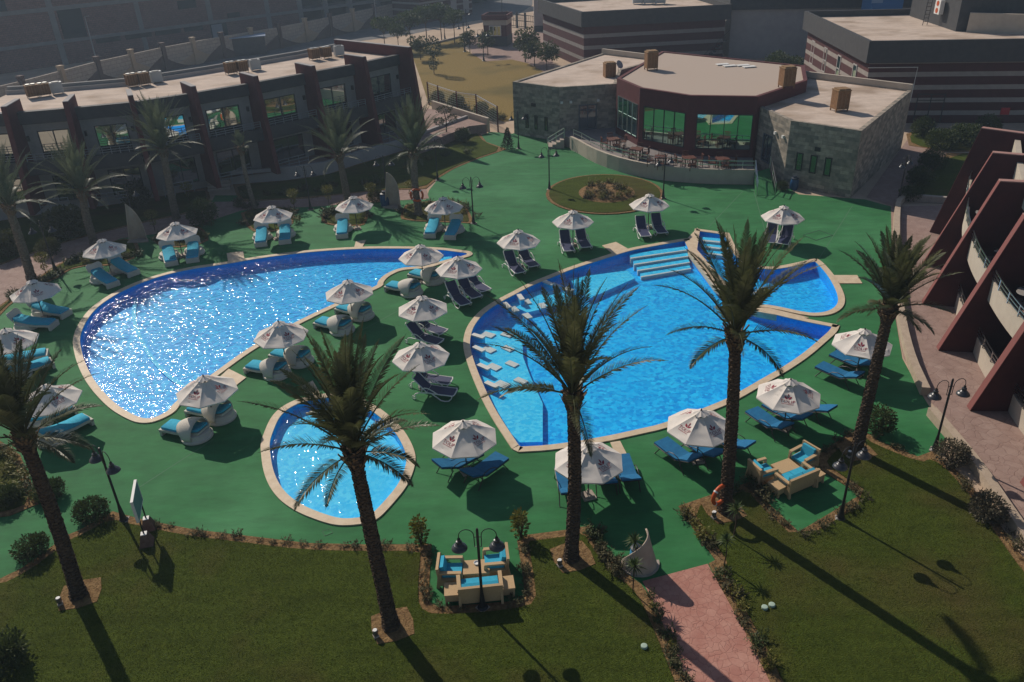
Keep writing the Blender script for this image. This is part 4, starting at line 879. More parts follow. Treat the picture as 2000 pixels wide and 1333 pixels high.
for mk,px,sc_,l in [(BR,(400,440),1.3,'large round dark bush at the edge of the deck by the second parasol'),(BR,(1713,842),.8,'round bright green bush beside the leaning palm'),(BS,(1855,905),.8,'silvery round shrub at the low wall by the paved walk lamp'),(BS,(1925,1012),.8,'silvery round shrub lower along the low wall'),
   (BD,(182,1015),.66,'wide dark bush left of the sign board lamp'),(BD,(100,972),.6,'dark bush behind the leftmost palm trunk'),(BD,(66,1085),.62,'wide dark bush at the lower left beside the leftmost palm'),(BD,(5,1300),.85,'dark bush in the bottom left corner of the lawn'),(BD,(10,985),.6,'dark bush in the planted patch at the left picture edge'),
   (BR,(905,278),.9,'loose shrub on the lawn by the terrace end'),(BR,(1527,372),.5,'low dark shrub beside the terrace steps at the stone wall'),(BD,(1820,330),1.1,'dark bush in the shaded lawn beside the lane, upper one'),(BD,(1795,362),1.0,'dark bush in the shaded lawn beside the lane, middle one'),(BD,(1777,390),.8,'dark bush in the shaded lawn beside the lane, lowest one'),
   (BD,(1835,292),1.3,'tall dark shrub beside the pink cross path'),(BD,(1880,285),1.4,'tall dark shrub between cross path and maroon wing'),(BR,(1800,268),1.2,'bush before the striped building door'),(BR,(1925,268),1.3,'bush behind the maroon wing roof'),
   (BR,(1515,150),1.9,'green bush in the gap behind the restaurant roof'),(BR,(1548,152),1.6,'second green bush behind the restaurant roof by the striped wall'),(BR,(855,205),1.0,'shrub at the wire fence nearest the left wing'),(BR,(892,215),1.1,'shrub at the middle of the wire fence'),(BR,(940,228),1.0,'shrub at the wire fence near the steps'),(BR,(962,236),.8,'shrub at the wire fence end by the stone wall'),
   (BY,(1233,470),.01,None)]:
    if l is None: continue
    p=G(*px); mk.put((p[0],p[1],0),hash(px)%6,l,None,sc_)
# feathery shrubs in the shaded bed before the left wing
BF=make_bush((1.25,1.25,.95),1300,.2,M('feathery_leaf',(.045,.055,.014),.6,(.085,.085,.022),2.5,3,trans=.25),13,'feathery_shrub','shrub')
for px,s,l in [((135,462),1.1,'feathery yellow green shrub between two young palms before the left wing'),((270,405),.8,'feathery shrub beside the leaning sail screen lamp'),((12,500),.9,'feathery shrub at the left picture edge above the pink path'),((98,498),.6,'low feathery shrub beside the far path'),((735,395),.5,'low shrub in the bed beside the fourth parasol')]:
    p=G(*px); BF.put((p[0],p[1],0),s*5,l,None,s)
# ball topped standard shrubs along the path
def make_ballt():
    rng=random.Random(4); o=empty('ball_topiary','','topiary'); mb=MB(); leaf_ball(mb,(0,0,1.25),(.40,.40,.28),420,.10,rng,.3); mb.build('crown',yleafM,o)
    mb=MB(); leaf_ball(mb,(0,0,.62),(.2,.2,.14),120,.09,rng,.3); mb.build('lower_tuft',yleafM,o)
    MB().tube([(0,0,0),(.02,0,.6),(0,.01,1.2)],.022,6).build('stem',stemM,o); return o
BT=Maker(make_ballt)
for px,l in [((576,410),'beside the third parasol'),((643,402),'left of the fourth parasol'),((727,398),'right of the fourth parasol'),((805,392),'left of the lifebuoy palm'),((303,452),'above the second parasol'),((370,395),'at the retaining wall left of the steps'),((92,540),'on the pink path edge near the far lamp')]:
    p=G(*px); BT.put((p[0],p[1],0),px[0],'small yellow green ball topiary '+l,'ball topiaries')
# young trees round the field
def make_tree(h,cr,n,ls,m,seed,name='young_tree',limbs=5,cz=.0):
    def fn():
        rng=random.Random(seed); o=empty(name,'','tree'); mb=MB(); mb.tube([(0,0,0),(.04,.02,h*.5),(0,.03,h)],[.07,.05,.03],6)
        for k in range(limbs): a=k*2*PI/limbs+.4; mb.tube([(0,0,h*.75),(math.cos(a)*cr[0]*.4,math.sin(a)*cr[1]*.4,h+cr[2]*.2),(math.cos(a)*cr[0]*.7,math.sin(a)*cr[1]*.7,h+cr[2]*.7)],[.035,.025,.012],5)
        mb.build('trunk',stemM,o,smooth=True); mb=MB()
        for k in range(9): a=rng.uniform(0,6.3); q=rng.uniform(.2,.75); leaf_ball(mb,(math.cos(a)*cr[0]*q,math.sin(a)*cr[1]*q,h+cr[2]*rng.uniform(.1,1.0)),(cr[0]*.48,cr[1]*.48,cr[2]*.42),n//9,ls,rng,.2)
        mb.build('crown',m,o); return o
    return Maker(fn)
TA=make_tree(2.6,(1.5,1.5,.9),1300,.26,leafM,21); TB=make_tree(1.5,(1.4,1.4,1.2),1300,.26,M('olive_leaf',(.045,.06,.016),.6,(.095,.105,.035),2,3,trans=.25),22)
gt='young trees round the field'
for mk,px,s,l in [(TA,(753,100),1.2,'behind the end of the left wing roof, first'),(TA,(780,104),1.0,'behind the end of the left wing roof, second'),(TA,(803,97),1.35,'at the road edge above the maroon end fin'),(TB,(822,118),1.0,'sparse and thin at the field corner by the maroon end fin'),(TA,(834,84),1.35,'beside the road lamp, left one'),(TA,(863,80),1.35,'beside the road lamp, right one'),(TA,(888,85),1.2,'at the kerb left of the kiosk'),
   (TB,(918,104),.95,'in front of the kiosk, left one'),(TB,(953,108),1.0,'in front of the kiosk, right one'),(TB,(1026,122),1.35,'dark full crown right of the kiosk'),(TB,(1044,130),1.0,'beside the forecourt before the striped block, left one'),(TB,(1068,138),1.1,'beside the forecourt before the striped block, right one')]:
    p=G(*px); mk.put((p[0],p[1],0),px[0]%7,'young tree '+l,gt,s)
def make_cloud():
    rng=random.Random(8); o=empty('cloud_topiary','','topiary'); mb=MB()
    mb.tube([(0,0,0),(.05,0,1.0),(-.1,0,1.9)],[.06,.05,.03],6).tube([(.03,0,.5),(.5,.1,1.0)],[.04,.03],5).tube([(.02,0,.5),(-.45,.05,.9)],[.04,.03],5); mb.build('trunk',stemM,o)
    mb=MB()
    for c,r in (((-.05,0,2.0),(.75,.6,.32)),((.62,.1,1.15),(.5,.45,.32)),((-.6,.05,1.0),(.5,.45,.3))): leaf_ball(mb,c,r,420,.12,rng,.5)
    mb.build('crown',M('dark_topiary_leaf',(.012,.028,.010),.6,(.03,.05,.015),3,3,trans=.2),o); return o
CTp=Maker(make_cloud); p=G(872,258,.8); CTp.put((p[0],p[1],.8),.3,'clipped cloud topiary with three leaf pads on the end terrace')
p=G(848,145); 
def make_dbl():
    rng=random.Random(9); o=empty('double_topiary','','topiary'); MB().tube([(0,0,0),(0,0,2.8)],.05,6).build('trunk',stemM,o); mb=MB(); leaf_ball(mb,(0,0,1.25),(.6,.6,.75),420,.18,rng,.4); leaf_ball(mb,(.1,0,3.3),(.95,.95,1.15),750,.2,rng,.4); mb.build('crown',MATS['dark_topiary_leaf'],o); return o
Maker(make_dbl).put((p[0],p[1],0),0,'clipped two ball topiary standing alone in the dry field')
def make_cone():
    rng=random.Random(10); o=empty('conical_shrub','','shrub'); mb=MB()
    for k in range(6): leaf_ball(mb,(0,0,.2+k*.27),(.62-.1*k,)*2+(.3,),260,.12,rng,.5)
    mb.build('foliage',MATS['dark_topiary_leaf'],o); MB().tube([(0,0,0),(0,0,.5)],.04,6).build('stem',stemM,o); return o
p=G(992,292); Maker(make_cone).put((p[0],p[1],0),0,'dark conical shrub at the deck edge before the stone wall')
# spiky dracaenas beside the path
def make_drac():
    rng=random.Random(14); o=empty('dracaena','','plant'); MB().tube([(0,0,0),(.03,0,.6),(.0,.02,1.15)],.022,6).build('stem',stemM,o); mb=MB()
    for i in range(44):
        a=i*2.4; e=R(75)-R(95)*(i/44); l=rng.uniform(.32,.45); d=Vector((math.cos(a)*math.cos(e),math.sin(a)*math.cos(e),math.sin(e))); s=Vector((-math.sin(a),math.cos(a),0))*.022; c=Vector((0,.02,1.15)); mb.add([c-s*.5,c+d*l*.5-s,c+d*l+Vector((0,0,-.08)),c+d*l*.5+s,c+s*.5],[(0,1,2,3,4)])
    mb.build('foliage',M('spiky_leaf',(.03,.055,.012),.5,(.06,.09,.02),4,3,trans=.2),o); return o
DR=Maker(make_drac)
for px,s,l in [((1238,1112),1.0,'left of the near sail screen, upper one'),((1236,1160),1.0,'left of the near sail screen, lower one in the soil border'),((1432,1052),1.05,'at the foot of the tallest palm'),((1414,1108),.95,'at the corner where the pink path meets the deck')]:
    p=G(*px); DR.put((p[0],p[1],.03),px[0],'spiky dracaena '+l,'spiky dracaenas',s)
# yellow flowered shrubs and low border plants
YS=make_bush((.28,.28,.62),260,.13,yleafM,16,'yellow_shrub','shrub')
for px,l in [((822,1063),'at the left corner of the near green bay'),((1017,1050),'at the right corner of the near green bay')]:
    p=G(*px); YS.put((p[0],p[1],0),0,'upright yellow flowering shrub '+l)
def make_low(seed,m,h,w,n):
    def fn():
        rng=random.Random(seed); o=empty('border_plant','','plant'); mb=MB()
        for _ in range(n):
            a=rng.uniform(0,6.3); e=rng.uniform(.5,1.4); l=h*rng.uniform(.5,1.1); d=Vector((math.cos(a)*math.cos(e),math.sin(a)*math.cos(e),math.sin(e))); b=Vector((rng.uniform(-w,w)*.5,rng.uniform(-w,w)*.5,0))
            mb.tube([b,b+d*l],[.008,.004],3,cap=False)
            for q in range(5):
                c=b+d*l*(.35+.13*q); v=Vector((rng.uniform(-1,1),rng.uniform(-1,1),rng.uniform(-.2,.8))).normalized(); s=v.cross(d).normalized()*.022; mb.add([c,c+v*.06+s,c+v*.13,c+v*.06-s],[(0,1,2,3)])
        mb.build('foliage',m,o); return o
    return Maker(fn)
dM=M('dusty_border_leaf',(.05,.055,.02),.8,(.12,.10,.05),4,3,trans=.2)
LW=[make_low(31,dM,.38,.35,22),make_low(32,leafM,.5,.45,30),make_low(33,yleafM,.42,.4,24),make_low(34,dM,.28,.5,18)]
rng=random.Random(77)
def border(line,n,label,group,kinds=(0,1,2,3),jit=.25,smin=.6,smax=1.2,z=.03):
    pts=GP(line); ls=[math.dist(a,b) for a,b in zip(pts,pts[1:])]; tot=sum(ls)
    for i in range(n):
        t=(i+rng.uniform(.15,.85))/n*tot; k=0
        while k<len(ls)-1 and t>ls[k]: t-=ls[k]; k+=1
        a,b=pts[k],pts[k+1]; q=t/ls[k]; LW[rng.choice(kinds)].put((a[0]+(b[0]-a[0])*q+rng.uniform(-jit,jit),a[1]+(b[1]-a[1])*q+rng.uniform(-jit,jit),z),rng.uniform(0,6),label,group,rng.uniform(smin,smax))
border([(1165,1035),(1190,1085),(1225,1130)],11,'small leafy plant in the soil strip left of the near sail screen','plants left of the sail screen',(0,1))
border([(1262,1165),(1290,1215),(1312,1270),(1335,1330)],13,'small leafy plant in the soil border left of the pink path','plants left of the pink path',(0,1,2),.15,.5,1.0)
border([(1402,1110),(1430,1160),(1455,1210),(1480,1260),(1510,1320)],13,'small leafy plant in the soil border right of the pink path','plants right of the pink path',(0,2,1,3),.15,.5,1.05)
border([(1335,995),(1360,1030),(1390,1080)],8,'small leafy plant in the soil strip left of the tallest palm','plants left of the tallest palm',(0,2))
border([(300,1028),(420,1047),(560,1064),(700,1070),(820,1070)],16,'dry little plant in the soil strip along the deck behind the big lawn','plants behind the big lawn',(3,0),.12,.4,.8)
border([(838,1075),(833,1120),(832,1165),(860,1190),(920,1186)],9,'small plant in the soil strip round the near green bay, left side','plants left of the near green bay',(0,3),.12,.5,.9)
border([(1018,1062),(1024,1110),(1030,1160),(1000,1180)],8,'small plant in the soil strip round the near green bay, right side','plants right of the near green bay',(0,3),.12,.5,1)
border([(1490,985),(1530,1025),(1560,1046),(1620,1018),(1690,975),(1640,940)],13,'dry plant in the soil strip round the far green bay','plants round the far green bay',(0,3),.12,.5,1)
border([(1420,962),(1465,950),(1500,990)],7,'dark plant in the soil strip behind the tallest palm','plants behind the tallest palm',(0,1),.15)
border([(1600,890),(1655,852),(1700,855),(1780,890)],8,'small plant in the soil strip at the leaning palm','plants at the leaning palm',(0,3),.12,.5,.9)
border([(1845,905),(1890,950),(1940,1020),(1985,1080)],9,'dry plant in the soil strip along the low wall','plants along the low wall',(0,3),.2,.6,1.2)
border([(130,520),(200,505),(255,505)],12,'dark plant in the bed under the first parasol','plants under the first parasol',(0,1,2),.5,.8,1.5)
border([(300,470),(345,470),(398,462)],11,'leafy plant in the bed behind the second parasol','plants behind the second parasol',(1,2,0),.5,.8,1.5)
border([(482,440),(500,415),(560,412),(575,435)],12,'leafy plant in the bed behind the third parasol','plants behind the third parasol',(1,2,0),.4,.8,1.5)
border([(632,432),(650,410),(715,408),(712,432)],14,'leafy plant in the bed behind the fourth parasol','plants behind the fourth parasol',(1,2,0),.4,.8,1.5)
border([(790,428),(800,402),(900,400),(922,430)],12,'dry plant in the bed behind the fifth parasol','plants behind the fifth parasol',(0,2,3),.4,.8,1.4)
border([(460,395),(475,410),(500,400)],6,'leafy plant beside the slim palm','plants beside the slim palm',(1,0),.4,1,1.5)
border([(30,580),(80,555),(120,530)],9,'dark plant in the bed along the far left path','plants along the far left path',(0,1),.4,.8,1.5)
border([(20,880),(50,930),(62,985)],9,'dark leafy plant in the patch at the left picture edge','plants in the left patch',(1,2),.4,.8,1.4,.06)
border([(480,385),(560,378),(680,365),(740,360)],12,'dark plant in the shaded bed before the left wing','plants before the left wing',(1,0),.5,.9,1.7,.05)
border([(780,330),(850,310),(900,300),(930,300)],9,'leafy plant on the lawn corner before the end of the left wing','plants before the end of the left wing',(1,2),.4,.7,1.3,.05)
for i in range(30):
    a=rng.uniform(0,6.28); q=math.sqrt(rng.random())*.92; pp=G(1185+56*q*math.cos(a),379+19*q*math.sin(a)); LW[rng.choice((0,3,2))].put((pp[0],pp[1],.08+.22*(1-q)),a,'low flowering plant on the mound of the round island','plants on the round island mound',rng.uniform(.8,1.5))
border([(838,196),(880,207),(960,228),(990,236)],14,'weedy plant along the wire fence','plants along the wire fence',(1,0,2),.5,1,1.8)
# ================================================================ LEFT WING (two storeys, maroon fin walls)
frameM=M('dark_window_frame',(.02,.02,.022),.5); curtM=M('dark_curtain',(.03,.025,.022),.9)
def unit(v): l=math.hypot(*v); return (v[0]/l,v[1]/l)
def P3(b,n,u,o,s,z): return (b[0]+n[0]*o+u[0]*s,b[1]+n[1]*o+u[1]*s,z)
LP=[(-122,217),(6,210),(127,200),(255,188),(378,170),(500,150),(612,130),(712,112),(801,93)]
Q=[G(*p,8.1) for p in LP]
def norms(Q,sgn=1):
    out=[]
    for i in range(len(Q)):
        a=Q[max(i-1,0)]; b=Q[min(i+1,len(Q)-1)]; d=unit((b[0]-a[0],b[1]-a[1])); out.append((d[1]*sgn,-d[0]*sgn))
    return out
NQ=norms(Q); FB=[(q[0]-n[0]*1.6,q[1]-n[1]*1.6) for q,n in zip(Q,NQ)]
WING=empty('hotel_wing','two storey grey hotel wing with sloping maroon fin walls behind the back row of parasols','hotel building')
def finwall(b,n,prof,th,parent,u=None,name='fin_wall',m=None):
    u=u or (-n[1],n[0]); mb=MB(); k=len(prof)
    vs=[P3(b,n,u,o,s*th/2,z) for s in(-1,1) for o,z in prof]
    mb.add(vs,[tuple(range(k-1,-1,-1)),tuple(range(k,2*k))]+[(i,(i+1)%k,k+(i+1)%k,k+i) for i in range(k)]); return mb.build(name,m or redM,parent)
for i,(b,n) in enumerate(zip(FB,NQ)):
    back=-8.4 if i==len(FB)-1 else -1.0
    f=finwall(b,n,[(2.6,.75),(1.6,8.1),(back,8.1),(back,.75)],.34,WING)
    u=(-n[1],n[0]); mb=MB(); mb.bar(P3(b,n,u,1.55,0,8.12),P3(b,n,u,back,0,8.12),.36,.05); mb.build('coping_cap',lgreyM,f)
def facade(mb,a,b,z0,z1,t=.3,o=0.,s0=0.,s1=1.):
    d=unit((b[0]-a[0],b[1]-a[1])); n=(d[1],-d[0]); L=math.dist(a,b); p=(a[0]+d[0]*L*s0,a[1]+d[1]*L*s0); q=(a[0]+d[0]*L*s1,a[1]+d[1]*L*s1)
    p1=(p[0]+n[0]*o,p[1]+n[1]*o); q1=(q[0]+n[0]*o,q[1]+n[1]*o); p0=(p1[0]-n[0]*t,p1[1]-n[1]*t); q0=(q1[0]-n[0]*t,q1[1]-n[1]*t)
    return mb.add([(*p1,z0),(*q1,z0),(*q0,z0),(*p0,z0),(*p1,z1),(*q1,z1),(*q0,z1),(*p0,z1)],[(0,1,5,4),(1,2,6,5),(2,3,7,6),(3,0,4,7),(4,5,6,7),(3,2,1,0)])
def window(parent,a,b,s0,s1,z0,z1,o=.02,panes=2,gm=None,fm=None,transom=None,th=.07,name='window'):
    mb=MB()
    facade(mb,a,b,z0,z0+th,.06,o+.05,s0,s1); facade(mb,a,b,z1-th,z1,.06,o+.05,s0,s1); L=math.dist(a,b); e=th/L
    for k in range(panes+1):
        s=s0+(s1-s0-e)*k/panes; facade(mb,a,b,z0+th,z1-th,.06,o+.05,s,s+e)
    if transom: facade(mb,a,b,transom,transom+th*.8,.05,o+.045,s0+e,s1-e)
    w_=mb.build(name,fm or frameM,parent)
    facade(MB(),a,b,z0+th*.5,z1-th*.5,.03,o+.012,s0+e*.5,s1-e*.5).build('pane',gm or glassM,w_)
    return w_
wl=MB(); fa=MB(); sl=MB()
for i in range(len(FB)-1):
    a,b=FB[i],FB[i+1]
    facade(wl,a,b,.75,7.3); facade(fa,a,b,6.55,7.42,.5,.28); facade(sl,a,b,3.66,3.85,1.35,1.35)
    right=i>=4; s0,s1=(.20,.76) if right else (.26,.82)
    window(WING,a,b,s0,s1,3.9,6.0,.0,2); window(WING,a,b,s0+.02,s1+.02,.85,2.75,.0,2)
    pr=facade(MB(),a,b,3.25,4.22,.12,1.42,.02,.98).build('balcony_parapet',darkM,WING)
    d=unit((b[0]-a[0],b[1]-a[1])); n=(d[1],-d[0]); L=math.dist(a,b); mb=MB()
    for z in(4.38,4.54,4.72): mb.bar(P3(a,n,d,1.38,.2,z),P3(a,n,d,1.38,L-.2,z),.035)
    for k in range(7): mb.bar(P3(a,n,d,1.38,.2+(L-.4)*k/6,4.22),P3(a,n,d,1.38,.2+(L-.4)*k/6,4.72),.04)
    mb.build('balcony_rail',railM,WING)
    mb=MB()
    for z in(1.15,1.4,1.65): mb.bar(P3(a,n,d,2.1,.3,z),P3(a,n,d,2.1,L*.6,z),.035)
    for k in range(4): mb.bar(P3(a,n,d,2.1,.3+(L*.6-.3)*k/3,.75),P3(a,n,d,2.1,.3+(L*.6-.3)*k/3,1.65),.04)
    mb.build('patio_rail',railM,WING)
    for s in(.08,.92) if i%2 else (.10,.90):
        MB().box(P3(a,n,d,.08,L*s,5.55),(.16,.16,.36),math.atan2(d[1],d[0])).build('wall_lamp',blackM,WING)
wl.build('wall',greyM,WING); fa.build('fascia',darkM,WING); sl.build('balcony_slab',darkM,WING)
backl=[(b[0]-n[0]*8.2,b[1]-n[1]*8.2) for b,n in zip(FB,NQ)]
MB().sheet(FB+backl[::-1],7.2).build('roof',roofM,WING)
MB().wall(backl,.0,7.72,.28,1).build('back_wall',greyM,WING)
MB().wall([(p[0]-n[0]*-.31,p[1]-n[1]*-.31) for p,n in zip(backl,NQ)],7.1,7.5,.05,-1).build('roof_kerb',lgreyM,WING)
# retaining wall, steps, terrace floor in front of the wing
rw=[(-120,441),(0,431),(100,416),(250,396),(407,366)]; rw2=[(452,361),(560,352),(640,341),(700,321),(800,291),(915,247)]
for l,ls in ((rw,'low pale retaining wall before the left wing, part left of the steps'),(rw2,'low pale retaining wall before the left wing, part right of the steps')):
    o=MB().wall(GP(l),-.02,1.02,.28,1).build('retaining_wall',lgreyM); tag(o,ls,'wall')
struct('terrace_floor',MB().sheet(GP(rw+rw2)+[(p[0],p[1]) for p in FB[::-1]],.77),path2M)
o=empty('garden_steps','four pale steps up to the left wing terrace at the end of the green strip','steps')
a,b=G(407,366),G(452,361); d=unit((b[0]-a[0],b[1]-a[1])); n=(d[1],-d[0]); L=math.dist(a,b)
for k in range(4):
    mb=MB(); facade(mb,a,b,0,.76-k*.19,.34,.34*(k+1)-.1,.02,.98); mb.build('step',concM,o)
# rooftop cooling units
def make_unit():
    o=empty('rooftop_unit','','cooling unit'); MB().box((0,0,.68),(.95,.85,.95)).build('casing',M('ochre_cooler_casing',(.13,.065,.03),.8,(.21,.115,.055),8,4,.3,40),o)
    mb=MB(); [mb.box((x,-.435,.68),(.05,.03,.9)) for x in(-.46,-.23,0,.23,.46)]; [mb.box((x,.435,.68),(.05,.03,.9)) for x in(-.46,-.23,0,.23,.46)]; mb.box((0,0,1.17),(1.0,.9,.06)); mb.build('slats',M('pale_ochre_slats',(.24,.145,.07),.8),o)
    for i in(-1,1):
        for j in(-1,1): MB().box((i*.43,j*.38,.1),(.06,.06,.22)).build('leg',steelM,o)
    MB().lathe([(.2,1.2),(.22,1.24),(.2,1.28)],(-.2,0,0),10).lathe([(.2,1.2),(.22,1.24),(.2,1.28)],(.25,0,0),10).build('fan_cover',M('galvanised',(.4,.4,.38),.5,metal=.6),o); return o
UN=Maker(make_unit)
def make_cond():
    o=empty('condenser_unit','','cooling unit'); MB().box((0,0,.5),(.85,.5,.8)).build('casing',M('dusty_white_metal',(.42,.43,.42),.5),o); MB().lathe([(.0,0),(.28,0),(.28,.03)],(0,0,.905),14).build('fan_grille',blackM,o)
    for i in(-1,1): MB().box((i*.34,0,.06),(.06,.5,.12)).build('foot',steelM,o)
    return o
CU=Maker(make_cond)
for (px,py),nm in [((66,192),'at the left end of the left wing roof'),((260,170),'second group along the left wing roof'),((452,146),'third group along the left wing roof'),((615,118),'fourth group near the right end of the left wing roof')]:
    for k,w_ in enumerate(('left','right')):
        p=G(px+k*23,py-k*3,7.2); UN.put((p[0],p[1],7.2),R(38),f'{w_} ochre cooling box, {nm}','ochre cooling boxes on the roofs',.82)
    p=G(px+48,py-8,7.2); CU.put((p[0],p[1],7.2),R(30),f'pale condenser, {nm}','pale condensers')
o=MB().wall(GP([(843,207),(880,219),(952,242)],.8),.0,1.3,.25,1).build('terrace_wall',beigeM); tag(o,'low beige wall at the back of the end terrace beside the wire fence','wall')
# ================================================================ RIGHT WING (maroon fins with curved balconies)
RW=empty('maroon_wing','hotel wing with tall sloping maroon fins and curved beige balconies at the right edge','hotel building')
RB=[(29.6,52.2),(26.5,47.5),(23.75,42.65),(21.5,37.8),(20.0,33.0),(18.9,28.0),(18.3,23.0),(18.0,18.0)]
RD=[unit(v) for v in [(.62,-.78),(.72,-.69),(.88,-.47),(.95,-.31),(.98,-.2),(.995,-.1),(1,-.04),(1,0)]]
for i in range(1,len(RB)):
    b,dv=RB[i],RD[i]; n=(-dv[0],-dv[1]); top=1.5 if i==1 else 2.1
    f=finwall(b,n,[(0,0),(-top,6.7),(-11,6.7),(-11,0)],.32,RW,m=red2M)
    u=(-n[1],n[0]); MB().bar(P3(b,n,u,.012,0,.03),P3(b,n,u,-top+.012,0,6.69),.345,.03,up=(dv[0],dv[1],.3)).build('sun_tinted_edge',M('sun_tinted_edge_render',(.20,.07,.062),.8),f); MB().bar(P3(b,n,u,-top+.02,0,6.72),P3(b,n,u,-11,0,6.72),.34,.05).build('coping_cap',M('pink_coping',(.36,.20,.17),.8),f)  # strip on the sloped front edge painted lighter to imitate sun on it
def off(i,o): return (RB[i][0]+RD[i][0]*o,RB[i][1]+RD[i][1]*o)
for i in range(1,len(RB)-1):
    A_,B_=off(i,1.5),off(i+1,1.5); m_=((A_[0]+B_[0])/2-RD[i][0]*.22,(A_[1]+B_[1])/2-RD[i][1]*.22)
    cur=[tuple((1-t)**2*A_[k]+2*t*(1-t)*m_[k]+t*t*B_[k] for k in(0,1)) for t in [j/8 for j in range(9)]]
    pr=MB().wall(cur,2.75,3.72,.16,1 if False else 1).build('balcony_parapet',beigeM,RW)
    mb=MB()
    for z in(3.86,4.02,4.2): 
        for p,q in zip(cur,cur[1:]): mb.bar((*p,z),(*q,z),.04)
    for p in cur[::2]: mb.bar((*p,3.7),(*p,4.2),.045)
    mb.build('balcony_rail',steelM,RW)
    lo_=offset(cur,.0,False); MB().wall(lo_,0,.85,.18,1).build('patio_wall',beigeM,RW)
    mb=MB()
    for z in(1.0,1.16,1.34):
        for p,q in zip(cur,cur[1:]): mb.bar((*p,z),(*q,z),.035)
    for p in cur[::2]: mb.bar((*p,.85),(*p,1.34),.04)
    mb.build('patio_rail',steelM,RW)
    a3,b3=off(i,3.6),off(i+1,3.6); a9,b9=off(i,10.8),off(i+1,10.8)
    MB().prism([A_,B_,b3,a3],2.7,2.93).build('balcony_floor',path2M,RW)
    MB().prism([b3,a3,a9,b9],-.01,5.55).build('wall',greyM,RW)
    MB().wall([off(i,3.55),off(i+1,3.55)],5.5,6.35,.28,-1).build('roof_parapet',beigeM,RW)
    MB().sheet([off(i,3.7),off(i+1,3.7),b9,a9],5.62).build('roof',roofM,RW)
    for z0,z1 in ((.1,2.5),(3.0,5.2)): window(RW,b3,a3,.2,.8,z0,z1,.0,2) if False else window(RW,a3,b3,.2,.8,z0,z1,.0,2)
# balcony furniture
def make_btable():
    o=empty('bistro_table','','table'); MB().lathe([(.0,.72),(.42,.72),(.43,.735),(.42,.75)],n=20).build('table_top',M('pale_round_top',(.30,.28,.26),.4),o); MB().tube([(0,0,.02),(0,0,.72)],.035,8).build('stem',blackM,o); MB().lathe([(.26,0),(.24,.03),(.05,.05)],n=14).build('foot',blackM,o); return o
BTb=Maker(make_btable)
def make_bchair():
    o=empty('balcony_chair','','chair'); MB().box((0,0,.44),(.46,.46,.05)).build('seat',blackM,o); MB().box((0,0,.485),(.40,.40,.05)).build('cushion',M('cream_cushion',(.55,.5,.44),.9),o); MB().box((0,-.22,.70),(.46,.04,.46),0,-.15).build('backrest',blackM,o)
    for i in(-1,1):
        for j in(-1,1): MB().box((i*.2,j*.2,.21),(.035,.035,.42)).build('leg',blackM,o)
        MB().box((i*.23,0,.64),(.04,.44,.03)).build('armrest',blackM,o)
    return o
BC=Maker(make_bchair)
for (tx,cs,l) in [((1878,412),[((1893,408),120),((1877,432),20)],'on the farthest visible maroon wing balcony'),((1917,495),[((1907,484),20),((1935,502),100)],'on the middle maroon wing balcony'),((1952,566),[((1947,556),30),((1968,580),160)],'on the nearest visible maroon wing balcony'),((1876,366),[((1874,374),40)],'on the balcony just below the maroon wing top fin')]:
    p=G(*tx,3.68); p=(p[0]+1.0,p[1]-.4); BTb.put((p[0],p[1],2.93),0,'round pale bistro table '+l,'bistro tables')
    for k,(c,rz) in enumerate(cs): p=G(*c,3.5); p=(p[0]+1.0,p[1]-.4); BC.put((p[0],p[1],2.93),R(rz),f'{"first" if k==0 else "second"} dark cushioned chair '+l,'balcony chairs')
# low wall between deck and paved walk
for l,t in [([(1757,392),(1745,405),(1743,500),(1746,600),(1765,700),(1797,772)],'low beige wall along the deck before the maroon wing, part beyond the opening'),([(1809,812),(1860,872),(1905,930),(1950,1000),(1995,1066),(2060,1180)],'low beige wall along the lawn and paved walk, part nearer than the opening')]:
    o=MB().wall(chaikin(GP(l),2,False),-.02,.40,.34,1).build('low_wall',M('beige_wall_stone',(.36,.28,.21),.9,(.45,.36,.27),3,6,.3,20)); tag(o,t,'wall')
o=MB().wall(GP([(1757,392),(1890,402),(1960,407)]),0,.45,.3,1).build('low_wall',concM); tag(o,'grey low wall between the shaded lawn and the paved walk','wall')
# ================================================================ STONE RESTAURANT WITH TERRACE
stoneM=Mbrick('coursed_stone',(.21,.19,.16),(.46,.385,.30),(.27,.235,.195),.62,.26,.014,.9,.5,bias=-.1,noisecol=(.55,.55,.55))
RS=empty('restaurant','restaurant of coursed stone with a curved maroon front and large green windows above its terrace','restaurant')
g4=lambda x,y: G(x,y,4.7); g5=lambda x,y: G(x,y,5.55)
LA,LB,LC=g4(1001,160),g4(1092,171),g4(1204,164); LE=g4(1178,104); LD=g4(1285,117)
RP,RQ,RR_,RS_=g4(1480,207),g4(1545,236),g4(1683,256),g4(1782,176); RT=g4(1577,150)
m0=[g5(1205,153),g5(1250,172),g5(1347,187),g5(1481,189),g5(1577,157)]
def block(poly,z1,roofz,wm,rm,names=('wall','roof')):
    if area(poly)<0: poly=poly[::-1]
    w_=MB().wall(poly,0,z1,.3,1,True).build(names[0],wm,RS,uv=True); MB().sheet(inset(poly,.2),roofz).build(names[1],rm,RS); return w_
LM=(m0[0][0]+1.5,m0[0][1]+8)
block([LA,LB,LC,LM,LD,LE],4.7,4.6,stoneM,roofM)
block([RP,RQ,RR_,RS_,RT],4.7,4.6,stoneM,roofM)
back=[(RT[0]-.2,RT[1]+.5),(LD[0]+.3,LD[1]-.3)]
redpoly=m0+back
if area(redpoly)<0: redpoly=redpoly[::-1]
